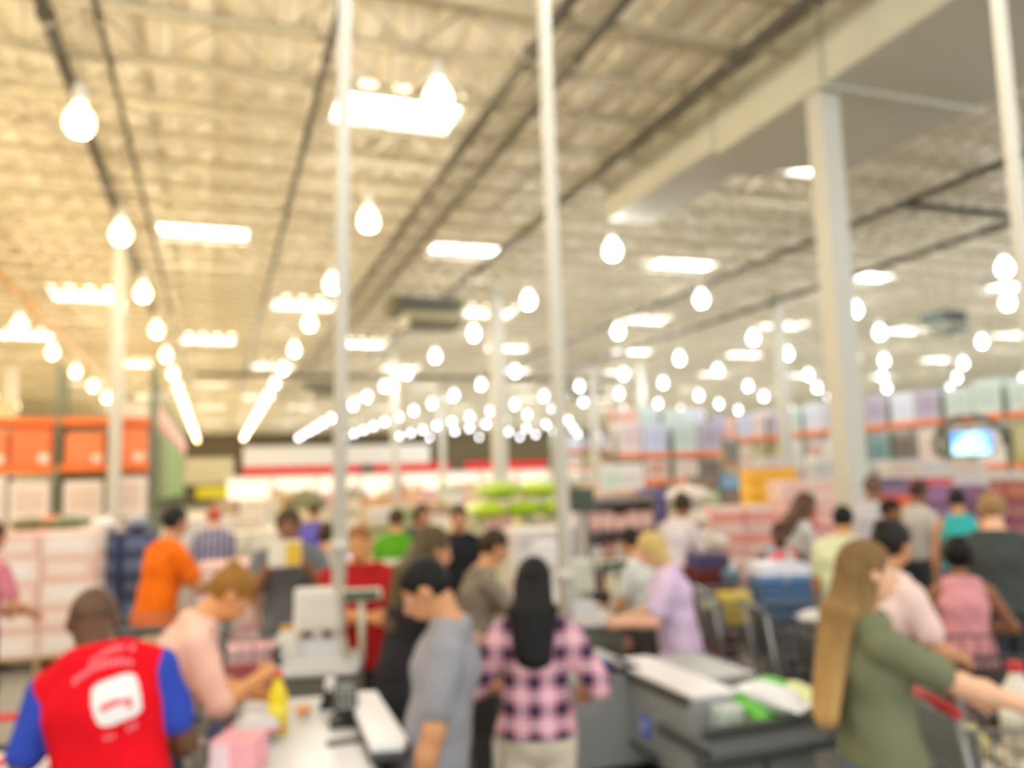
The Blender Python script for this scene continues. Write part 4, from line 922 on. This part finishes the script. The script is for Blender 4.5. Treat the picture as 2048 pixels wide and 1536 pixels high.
packbox('carton', I(-.1, .0, .58), .2, .28, .33, ((216, 96, 112), (246, 206, 206)), 'rose pack at the handle end behind the peach woman', 'carton', rz, 'band', g)
packbox('carton', I(.1, .02, .58), .2, .3, .34, ((240, 196, 196), (204, 84, 96)), 'white and rose pack in the middle of the cart behind the peach woman', 'carton', rz, 'band', g)
packbox('carton', I(.0, .27, .58), .32, .16, .3, ((196, 160, 120), (232, 206, 150)), 'tan pack at the front of the cart behind the peach woman', 'carton', rz, 'band', g)
packbox('carton', I(-.0, .27, .885), .2, .14, .12, ((226, 170, 84), (240, 200, 120)), 'amber pack on the tan pack behind the peach woman', 'carton', rz, 'band', g)
packbox('carton', I(0, 0, .236), .34, .5, .2, ((90, 92, 120), (70, 70, 90)), 'slate blue carton on the lower rack behind the peach woman', 'carton', rz)
# demonstration cart at the left edge
p_ = at_depth(10, 1440, 3.3)
t = thing('demo_cart', 'white serving cart with a red rail at the edge beside the red vest', 'cart', (p_.x - .2, p_.y, 0), heading(6))
MB().box((0, 0, .80), (.62, .9, .03), 0, None, 1, .01).obj('top_shelf', plastic((232, 226, 216)), t); MB().box((0, 0, .42), (.6, .88, .03), 0, None, 1, .01).obj('lower_shelf', plastic((226, 216, 204)), t)
for sx in (-.28, .28):
    for sy in (-.41, .41): MB().tube([(sx, sy, 0), (sx, sy, .98)], .015, 8).obj('leg', metal((180, 176, 170)), t)
for z in (.97,): MB().tube([(-.28, -.41, z), (.28, -.41, z), (.28, .41, z), (-.28, .41, z), (-.28, -.41, z)], .016, 8).obj('rail', RED, t)
for z in (.66,): MB().box((0, 0, z), (.56, .84, .2), 0, None, 1, .02).obj('bin', plastic((236, 176, 176)), t)

# ------------------------------------------------------------------ merchandise near the tills
R0 = heading(0)
stack((98, 1200), 9.6, 2, 2, 5, .56, .5, .27, [((246, 222, 204), (252, 236, 226)), ((244, 208, 194), (250, 232, 222)), ((240, 196, 180), (248, 222, 208))], 'panel', 'pale pink carton behind the red vest', 'pale pink cartons behind the red vest', heading(4))
stack((248, 1150), 10.4, 2, 2, 5, .37, .5, .255, [((70, 78, 108), (108, 116, 140)), ((62, 66, 84), (96, 100, 116))], 'panel', 'navy crate beside the man in orange', 'navy crates beside the man in orange', heading(2), 'crate')
for i, (lx, colr) in enumerate(((-.18, (226, 226, 226)), (.2, (140, 146, 166)))):
    gp = at_depth(238, 1150, 10.4); pillow('snack_bag', (gp.x + lx, gp.y - .15, 1.43), .3, .4, .2, colr, ('white bag lying on the navy crates', 'grey bag lying on the navy crates')[i], 'bag', None, .2)
stack((60, 1060), 13.0, 3, 2, 4, .6, .5, .3, [((232, 206, 170), (214, 176, 130)), ((240, 220, 190), (226, 190, 150))], 'corner', 'tan tray carton behind the pale pink stack', 'tan tray cartons behind the pale pink stack', heading(3))
gp = at_depth(60, 1060, 13.0)
for i, (lx, cc, lb) in enumerate(((-.6, (238, 232, 224), 'white sack on the tan trays at the edge'), (.0, (130, 120, 90), 'olive sack on the tan trays'), (.55, (120, 132, 100), 'grey green sack on the end of the tan trays'), (.25, (206, 116, 66), 'rust coloured sack on the tan trays'))):
    pillow('sack', (gp.x + lx, gp.y + (.25 if i == 3 else -.2), 1.36), .5, .4, .22, cc, lb, 'sack', None, .3 * i)
stack((478, 1130), 8.9, 2, 2, 4, .40, .45, .25, [((246, 220, 214), (244, 176, 172)), ((242, 196, 190), (250, 232, 226))], 'band', 'pink and red carton behind the peach woman', 'pink and red cartons behind the peach woman', heading(3))
stack((500, 1090), 11.2, 2, 2, 5, .42, .45, .24, [((236, 228, 200), (206, 222, 150)), ((240, 232, 210), (228, 220, 180))], 'corner', 'cream produce carton behind the striped shirt', 'cream produce cartons behind the striped shirt', heading(3))
stack((395, 1060), 12.5, 2, 2, 5, .46, .5, .27, [((236, 226, 218), (228, 214, 204))], 'panel', 'off-white carton stacked behind the man in orange', 'off-white cartons behind the man in orange', heading(3))
stack((480, 1030), 15.5, 2, 2, 6, .46, .5, .26, [((240, 232, 220), (230, 214, 190)), ((170, 140, 110), (206, 180, 150))], 'panel', 'tall load of white and brown cartons behind the cream produce', 'loads of cartons', heading(3), load=1)
ys = at_depth(424, 985, 24.0)
t = thing('sale_sign', 'yellow sale board on a post above the red capped shopper', 'sign', (ys.x, ys.y, 0), heading(0))
MB().box((0, 0, ys.z), (.86, .05, .36), 0, None, 1, .01).obj('board', plastic((236, 222, 36)), t); MB().tube([(.15, .04, 0), (.15, .04, ys.z)], .03, 8).obj('post', DGREY, t); MB().box((.15, -.0, ys.z - .26), (.5, .06, .12)).obj('foot_board', plastic((120, 116, 40)), t)
tn = at_depth(612, 990, 22.0)
t = thing('display_tent', 'grey green dome tent on display behind the man holding a carton', 'tent', (tn.x, tn.y, .9), 0)
MB().lathe([(.62, 0), (.6, .3), (.5, .62), (.3, .85), (.02, .95)], 10).obj('dome', mat('tent cloth', (126, 130, 92), .8, 0, .15, 3), t)
for k in range(5): a = k * math.pi / 5; MB().tube([(.63 * math.cos(a), .63 * math.sin(a), 0), (.52 * math.cos(a), .52 * math.sin(a), .62), (0, 0, .98), (-.52 * math.cos(a), -.52 * math.sin(a), .62), (-.63 * math.cos(a), -.63 * math.sin(a), 0)], .014, 5).obj('tent_pole', DGREY, t)
o = MB().box((0, 0, .45), (1.4, 1.4, .9), 0, None, 1, .02).obj('display_plinth', card((196, 170, 130)), None, (tn.x, tn.y, 0)); tag(o, 'tan display plinth under the grey green dome tent', 'plinth')
# lime bedding on white cartons
stack((1000, 1060), 13.0, 3, 2, 4, .55, .5, .3, [((236, 228, 196), (226, 216, 180))], 'panel', 'cream carton under the lime green bedding packs', 'cream cartons under the lime bedding', heading(10))
gp = at_depth(1035, 1060, 12.6)
for i, (lx, z) in enumerate(((-.55, 1.36), (0, 1.36), (.55, 1.36), (-.32, 1.65), (.32, 1.65))):
    pillow('bedding_pack', (gp.x + lx, gp.y - .1, z), .55, .6, .26, (196, 224, 70) if i % 2 == 0 else (178, 212, 60), ('lower left', 'lower middle', 'lower right', 'upper left', 'upper right')[i] + ' lime green bedding pack heaped left of the second tall pole', 'bedding', 'lime green bedding packs', .1 * i, 0, None, None)
stack((1105, 1090), 9.2, 3, 2, 6, .33, .42, .25, [((240, 236, 232), (232, 226, 220)), ((238, 232, 230), (216, 206, 204))], 'panel', 'white carton stacked behind the second tall pole', 'white cartons behind the second tall pole', heading(10))
# snack shelf beside the second pole
sp_ = at_depth(1236, 1090, 8.8)
t = thing('snack_shelf', 'dark open snack shelf right of the second tall pole', 'shelf', (sp_.x, sp_.y, 0), heading(12))
for s in (-1, 1): MB().box((s * .36, 0, .86), (.03, .4, 1.72)).obj('side_panel', paint((120, 108, 96)), t)
MB().box((0, .2, .86), (.72, .02, 1.72)).obj('back_panel', paint((140, 124, 112)), t)
for k in range(6): MB().box((0, 0, .12 + .31 * k), (.70, .4, .025)).obj('shelf_board', paint((98, 90, 80)), t)
cs = [((206, 160, 150), (230, 190, 176)), ((150, 96, 90), (196, 150, 130)), ((222, 200, 150), (236, 220, 170)), ((146, 110, 110), (120, 84, 84)), ((196, 186, 180), (222, 210, 200))]
for k in range(5):
    for i in range(5):
        lx = -.28 + .14 * i; c_, s_ = math.cos(heading(12)), math.sin(heading(12)); ly = -.06
        carton((sp_.x + lx * c_ - ly * s_, sp_.y + lx * s_ + ly * c_, .135 + .31 * k), .125, .22, .2 if (i + k) % 3 else .16, cs[4 - k] if i % 2 else cs[(k + 1) % 5], 'band', ('bottom', 'second', 'third', 'fourth', 'top')[k] + ' row snack packet, %s from the left, on the shelf right of the second pole' % ORD[i], 'snack packets on the dark shelf, %s row' % ('bottom', 'second', 'third', 'fourth', 'top')[k], heading(12), 'snack_packet', 'packet')
hs = at_depth(1243, 955, 13.5)
t = thing('hanging_sign', 'white sign board with a faint green emblem above the snack shelf', 'sign', (hs.x, hs.y, hs.z), heading(14))
MB().box((0, 0, 0), (.74, .03, .44), 0, None, 1, .008).obj('board', plastic((236, 230, 226)), t)
MB().tube([(-.16, -.02, -.02), (-.16, -.015, -.02)], .13, 18).obj('emblem', plastic((204, 226, 206)), t); MB().box((.12, -.018, -.01), (.34, .006, .03)).box((.12, -.018, -.07), (.26, .006, .025)).obj('print_lines', plastic((196, 200, 196)), t)
for s in (-1, 1): MB().tube([(s * .33, 0, .22), (s * .33, 0, DECK - .05 - hs.z)], .006, 5).obj('wire', STEEL, t)
# right side displays
stack((1480, 1110), 11.0, 2, 2, 5, .42, .45, .27, [((238, 168, 150), (246, 216, 204)), ((244, 208, 196), (236, 150, 130)), ((242, 206, 196), (232, 150, 136))], 'band', 'coral red carton behind the dark red crates', 'coral red cartons behind the dark red crates', heading(20))
stack((1642, 1040), 12.6, 3, 2, 7, .46, .5, .235, [((240, 190, 182), (248, 220, 212)), ((236, 160, 152), (246, 206, 198)), ((244, 210, 200), (236, 176, 168)), ((244, 222, 214), (240, 196, 188))], 'panel', 'salmon pink carton before the thick cream column', 'salmon pink cartons before the thick cream column', heading(24))
stack((1538, 1000), 14.3, 2, 2, 8, .40, .5, .23, [((244, 188, 60), (250, 206, 96)), ((240, 172, 52), (246, 196, 80))], 'band', 'load of golden yellow cartons behind the salmon pink pile', 'loads of cartons', heading(24), load=1)
stack((1425, 1030), 12.8, 2, 2, 5, .40, .45, .24, [((170, 136, 104), (190, 160, 130)), ((150, 110, 84), (186, 150, 120))], 'corner', 'brown carton under the orange beam', 'brown cartons under the orange shelf beam', heading(20))
stack((1375, 1040), 9.6, 2, 2, 2, .42, .45, .3, [((226, 214, 200), (214, 196, 180))], 'panel', 'cream carton under the pale sacks', 'cream cartons under the pale sacks', heading(18))
gp = at_depth(1375, 1040, 9.6)
for i, (lx, ly, z) in enumerate(((-.24, -.1, .75), (.24, -.05, .75), (-.24, 0, 1.02), (.24, 0, 1.02), (.02, 0, 1.29), (.06, .05, 1.56))):
    pillow('sack', (gp.x + lx, gp.y + ly, z), .46, .5, .24, (228, 214, 196), ('lower left', 'lower right', 'middle left', 'middle right', 'upper', 'topmost')[i] + ' plump pale sack heaped behind the woman in white and pink', 'sack', 'plump pale sacks', .25 * i)
stack((1306, 1030), 10.5, 1, 2, 6, .26, .4, .27, [((110, 100, 150), (90, 84, 130))], 'band', 'violet carton left of the pale sacks', 'violet cartons left of the pale sacks', heading(18))
stack((1455, 985), 17.0, 3, 2, 6, .5, .5, .29, [((130, 116, 106), (160, 140, 130)), ((184, 206, 150), (210, 220, 180)), ((120, 172, 212), (150, 190, 220)), ((222, 222, 216), (206, 210, 206))], 'panel', 'tall load of grey, green and blue cartons left of the yellow load', 'loads of cartons', heading(20), load=1)
stack((1858, 1020), 12.3, 3, 2, 6, .46, .5, .25, [((150, 112, 150), (170, 130, 166)), ((158, 120, 156), (140, 100, 140))], 'band', 'purple carton behind the turquoise top', 'purple cartons behind the turquoise top', heading(34))
gp = at_depth(1850, 985, 13.2)
stack((1846, 990), 15.0, 2, 2, 6, .42, .5, .265, [((224, 110, 124), (236, 150, 160)), ((214, 92, 108), (230, 130, 140))], 'band', 'rose red carton behind the white T-shirt', 'rose red cartons behind the white T-shirt', heading(34))
stack((2064, 1010), 11.2, 2, 2, 6, .42, .5, .262, [((160, 92, 84), (190, 120, 100)), ((176, 104, 84), (150, 84, 90)), ((140, 84, 100), (170, 110, 110))], 'panel', 'maroon carton behind the man in charcoal', 'maroon cartons behind the man in charcoal', heading(38))
stack((1775, 990), 13.5, 1, 2, 6, .5, .5, .27, [((104, 102, 126), (130, 128, 150))], 'band', 'slate carton by the thick cream column', 'slate cartons beside the thick cream column', heading(34))
rs = at_depth(1800, 1002, 9.6)
t = thing('stand_sign', 'red orange sign strip on a stand right of the thick cream column', 'sign', (rs.x, rs.y, 0), heading(34))
MB().box((0, 0, rs.z), (.42, .04, .14), 0, None, 1, .01).obj('board', plastic((232, 104, 66)), t); MB().tube([(0, .03, 0), (0, .03, rs.z)], .018, 8).obj('post', DGREY, t); MB().lathe([(.16, 0), (.16, .02), (.03, .03)], 12).obj('base', DGREY, t)
stack((1900, 1000), 16.5, 4, 2, 7, .6, .55, .27, [((224, 222, 220), (210, 208, 210)), ((230, 222, 212), (214, 200, 190))], 'panel', 'high load of white cartons below the bright screen', 'loads of cartons', heading(36), load=1)
stack((1735, 985), 18.0, 4, 2, 7, .6, .55, .28, [((226, 222, 222), (200, 206, 206)), ((214, 216, 216), (236, 230, 226))], 'panel', 'wide load of pale cartons behind the slate cartons', 'loads of cartons', heading(32), load=1)
stack((1620, 960), 19.5, 4, 2, 8, .6, .55, .265, [((226, 218, 214), (214, 200, 200)), ((236, 232, 226), (222, 216, 210))], 'panel', 'high load of off-white cartons behind the yellow load', 'loads of cartons', heading(28), load=1)
# bright television under a dark arch
tv = at_depth(1942, 886, 19.0)
t = thing('display_television', 'television with a glowing blue screen under a dark arch among the racks', 'television', (tv.x, tv.y, 0), heading(40))
MB().box((0, 0, tv.z), (.86, .06, .56), 0, None, 1, .015).obj('housing', BLACK, t)
def screen_mat():
    m = bpy.data.materials.new('blue screen'); m.use_nodes = True; nt = m.node_tree; b = nt.nodes['Principled BSDF']; tc = nt.nodes.new('ShaderNodeTexCoord'); n = nt.nodes.new('ShaderNodeTexNoise'); n.inputs['Scale'].default_value = 1.6
    cr = nt.nodes.new('ShaderNodeValToRGB'); cr.color_ramp.elements[0].color = (.10, .28, .85, 1); cr.color_ramp.elements[1].color = (.5, .92, 1, 1); cr.color_ramp.elements[0].position = .4; cr.color_ramp.elements[1].position = .6
    nt.links.new(tc.outputs['Object'], n.inputs['Vector']); nt.links.new(n.outputs['Fac'], cr.inputs[0]); nt.links.new(cr.outputs[0], b.inputs['Emission Color']); b.inputs['Emission Strength'].default_value = 1.3; b.inputs['Base Color'].default_value = (.02, .02, .03, 1); return m
MB().box((0, -.034, tv.z), (.8, .008, .5)).obj('screen', screen_mat(), t)
MB().tube([(0, .05, 0), (0, .05, tv.z)], .04, 8).obj('post', DGREY, t); MB().lathe([(.4, 0), (.4, .03), (.06, .05)], 14).obj('base', DGREY, t)
a = [(.72 * math.cos(k * math.pi / 10 - .5) * -1, .1, tv.z + .62 * math.sin(k * math.pi / 10 - .5)) for k in range(13)]
MB().tube(a, .075, 8, 0, True, True).obj('arch', paint((96, 92, 78)), t)

# ------------------------------------------------------------------ storage racks
def rack(x, y, n, bay, depth, rz, levels, label, h=4.2, up=RACKGREEN):
    t = thing('storage_rack', label, 'rack', (x, y, 0), rz)
    uh = h
    for i in range(n + 1):
        for j in (0, 1): link('upright', shared(('up', h), lambda: MB().box((0, 0, h / 2), (.09, .07, h)).mesh('upright', up)), t, (i * bay, j * depth, 0))
        def br():
            m = MB()
            for k in range(int(h / .9)): m.tube([(0, .03 if k % 2 else depth - .03, .3 + .9 * k), (0, depth - .03 if k % 2 else .03, min(h - .1, 1.2 + .9 * k))], .018, 5)
            return m.mesh('brace', up)
        link('brace', shared(('br', h, depth), br), t, (i * bay, 0, 0))
    for z in levels:
        for i in range(n):
            for j in (0, 1): link('beam', shared(('bm', bay), lambda: MB().box((bay / 2, 0, -.02), (bay - .09, .05, .17), 0, None, 1, .01).mesh('beam', ORANGE)), t, (i * bay, j * depth, z))
            link('wire_deck', shared(('wd', bay, depth), lambda: MB().box((bay / 2, depth / 2, .05), (bay - .1, depth - .06, .02)).mesh('deck', metal((170, 168, 160)))), t, (i * bay, 0, z))
def rack_goods(x, y, n, bay, depth, rz, z, per, h, palettes, style, label, group, fill=1.0):
    c, s = math.cos(rz), math.sin(rz); q = 0
    for i in range(n):
        for j in range(per):
            if random.random() > fill: continue
            w = (bay - .2) / per; lx = i * bay + .1 + w * (j + .5); ly = depth * .47; hh = h * random.choice((.86, .93, 1.0))
            carton((x + lx * c - ly * s, y + lx * s + ly * c, z), w - .07, depth * .86, round(hh, 2), random.choice(palettes), style, '%s, %s along' % (label, ORD[q]), group, rz, 'pallet_load', 'pallet load'); q += 1
lx0, ly0, by = -11.15, 21.0, 1.95
rack(lx0, ly0, 5, by, 1.1, 0, (2.5, 3.56), 'long storage rack with orange beams behind the pale pink stack', 4.9)
OR = [((255, 146, 98), (246, 232, 214)), ((252, 136, 90), (250, 236, 220))]  # orange paled: the haze is put into the carton colour
rack_goods(lx0, ly0, 5, by, 1.1, 0, 2.565, 2, .84, OR, 'corner', 'orange load on the upper orange rack level', 'orange cartons on the upper rack level')
PW2 = [((242, 224, 214), (226, 196, 186)), ((246, 234, 226), (232, 210, 200))]
rack_goods(lx0, ly0, 3, by, 1.1, 0, 1.34, 2, 1.0, OR, 'corner', 'orange load on the lower orange rack level', 'orange cartons on the lower rack level')
rack_goods(lx0 + 3 * by, ly0, 2, by, 1.1, 0, 1.34, 2, 1.0, PW2, 'panel', 'pale pink load on the lower orange rack level', 'pale pink cartons on the lower rack level')
rack_goods(lx0, ly0, 5, by, 1.1, 0, .14, 2, 1.18, PW2, 'panel', 'pale load on the floor of the orange rack', 'pale cartons on the floor level of the orange rack')
rack_goods(lx0, ly0, 5, by, 1.1, 0, 3.63, 2, .42, [((240, 226, 206), (248, 240, 226)), ((232, 206, 160), (240, 220, 180))], 'corner', 'low pale load on top of the orange rack', 'low pale cartons on top of the orange rack', .7)
for i in range(5): pallet((lx0 + by * (i + .5), ly0 + .52, 0), 1.7, .9, 'wooden pallet under the orange rack, %s bay from the left' % ORD[i], 0, 'pallets under the orange rack')
rack(-1.45, 22.6, 9, 2.4, 1.0, math.pi / 2, (2.5, 3.56), 'second storage rack running away behind the green banner', 4.9)
rack_goods(-1.45, 22.6, 9, 2.4, 1.0, math.pi / 2, 2.565, 2, .8, PW2, 'panel', 'pale load on the rack behind the green banner', 'cartons on the rack behind the green banner')
GB = mat('banner cloth', (150, 178, 112), .8, 0, .22, .9)
for i, (y, lb) in enumerate(((24.0, 'green banner panel hung on the rack end nearest the column'), (27.6, 'green banner panel hung on the rack, second along'), (31.4, 'green banner panel hung on the rack, third along'), (35.2, 'green banner panel hung on the rack, fourth along'), (39.0, 'green banner panel hung on the rack, farthest along'))):
    t = thing('rack_banner', lb, 'banner', (-1.36, y, 0)); MB().box((0, 0, 2.55), (.03, 3.3, 1.75), 0, None, 1, .005).obj('cloth', GB if i != 0 else mat('banner cloth', (132, 136, 84), .8, 0, .25, .9), t); MB().tube([(0, -1.7, 3.44), (0, 1.7, 3.44)], .025, 6).obj('rod', STEEL, t)
t = thing('rack_banner', 'long pink strip banner along the top of the rack running away', 'banner', (-1.36, 33.0, 0)); MB().box((0, 0, 3.86), (.03, 20.0, .5), 0, None, 1, .005).obj('cloth', mat('banner cloth', (244, 196, 180), .8, 0, .1, .9), t); MB().tube([(0, -10, 4.14), (0, 10, 4.14)], .025, 6).obj('rod', STEEL, t)
MIX = [((226, 226, 232), (204, 210, 226)), ((206, 212, 228), (190, 196, 220)), ((232, 222, 220), (214, 196, 196)), ((210, 222, 216), (190, 206, 200)), ((190, 186, 200), (170, 160, 180)), ((232, 200, 190), (224, 170, 150))]
MIX2 = [((150, 176, 180), (120, 150, 150)), ((186, 180, 130), (200, 190, 150)), ((232, 222, 210), (220, 200, 190)), ((226, 214, 206), (206, 160, 146)), ((236, 234, 230), (222, 218, 214)), ((206, 150, 120), (220, 180, 150)), ((150, 140, 130), (120, 112, 106))]
def ract(x, y, n, bay, rz, levels, lab, key):
    rack(x, y, n, bay, 1.1, rz, levels, lab, levels[-1] + .9)
    rack_goods(x, y, n, bay, 1.1, rz, levels[-1] + .065, 2, 1.2, MIX, 'panel', 'pale load, top level of ' + key, 'top level cartons of ' + key)
    for a, z in enumerate(levels[:-1]): rack_goods(x, y, n, bay, 1.1, rz, z + .065, 2, (levels[a + 1] - z) * .82, MIX2, 'panel', ('lower', 'upper')[a] + ' middle level load of ' + key, 'middle level cartons of ' + key)
    rack_goods(x, y, n, bay, 1.1, rz, .02, 2, levels[0] * .82, MIX2, 'band', 'floor level load of ' + key, 'floor level cartons of ' + key)
ract(24.4, 35.0, 8, 2.5, -math.pi / 2, (1.9, 3.55), 'long right-hand storage rack with orange beams behind the bright screen', 'the long right-hand rack')
ract(17.5, 34.5, 2, 2.5, 0, (2.2, 3.9), 'short storage rack with orange beams left of the thick cream column', 'the short rack left of the thick column')
ract(24.5, 45.0, 3, 2.5, 0, (2.4, 4.3), 'far storage rack seen over the golden yellow cartons', 'the far rack over the yellow cartons')
ract(14.2, 28.0, 2, 2.3, math.radians(-4), (1.7, 2.7), 'low storage rack with orange beams above the brown cartons', 'the low rack above the brown cartons')
ract(33.0, 60.0, 5, 2.6, 0, (2.6, 4.6), 'farthest storage rack beyond the dark opening', 'the farthest rack')
ract(25.0, 60.0, 3, 2.6, 0, (2.6, 4.0), 'far storage rack at the end of the dark opening', 'the far rack by the dark opening')
# low displays across the hall
HALL = [[((236, 214, 196), (226, 190, 170))], [((206, 150, 104), (230, 190, 150))], [((226, 206, 160), (240, 226, 190))], [((190, 190, 150), (150, 160, 110))], [((236, 230, 222), (214, 206, 200))], [((180, 150, 130), (150, 120, 100))], [((240, 180, 150), (246, 214, 190))], [((214, 170, 170), (230, 200, 196))]]
for r, (y, hh) in enumerate(((14.5, 1.4), (18.5, 1.45), (24.0, 1.5), (31.0, 1.6), (40.0, 1.6), (52.0, 1.65), (66.0, 1.7), (82.0, 1.7))):
    n = 5 + r
    for i in range(n):
        x = 1.2 + .6 * r + i * (1.75 + .32 * r); pal = HALL[(i * 3 + r * 2) % 8]
        if r == 0 and i > 3 or r == 2 and abs(x - 8.6) < .8: continue
        sz = round(.42 + .05 * r, 2); hz = round(sz * .6, 3); k_ = max(2, int(round(hh * random.uniform(.85, 1.08) / hz)))
        t = thing('floor_display', 'pile of %s cartons, %s along the %s display row behind the tills' % (('pale pink', 'brown', 'cream', 'olive', 'white', 'tan', 'peach', 'rose')[(i * 3 + r * 2) % 8], ORD[i], ORD[r]), 'display', (x, y, 0), 0, 'floor displays behind the tills')
        for kk in range(k_):
            for ii in (0, 1):
                if kk == k_ - 1 and random.random() < .25: continue
                a, b_ = random.choice(pal + pal + [HALL[(i * 3 + r * 2 + 1) % 8][0]])
                link('carton', carton_mesh(sz, round(sz * 1.4, 2), hz, a, b_, tuple(int(q * .92) for q in a), ('panel', 'band', 'corner')[(i + r) % 3]), t, ((ii - .5) * (sz + .012), random.uniform(-.03, .03), (hz + .001) * kk))
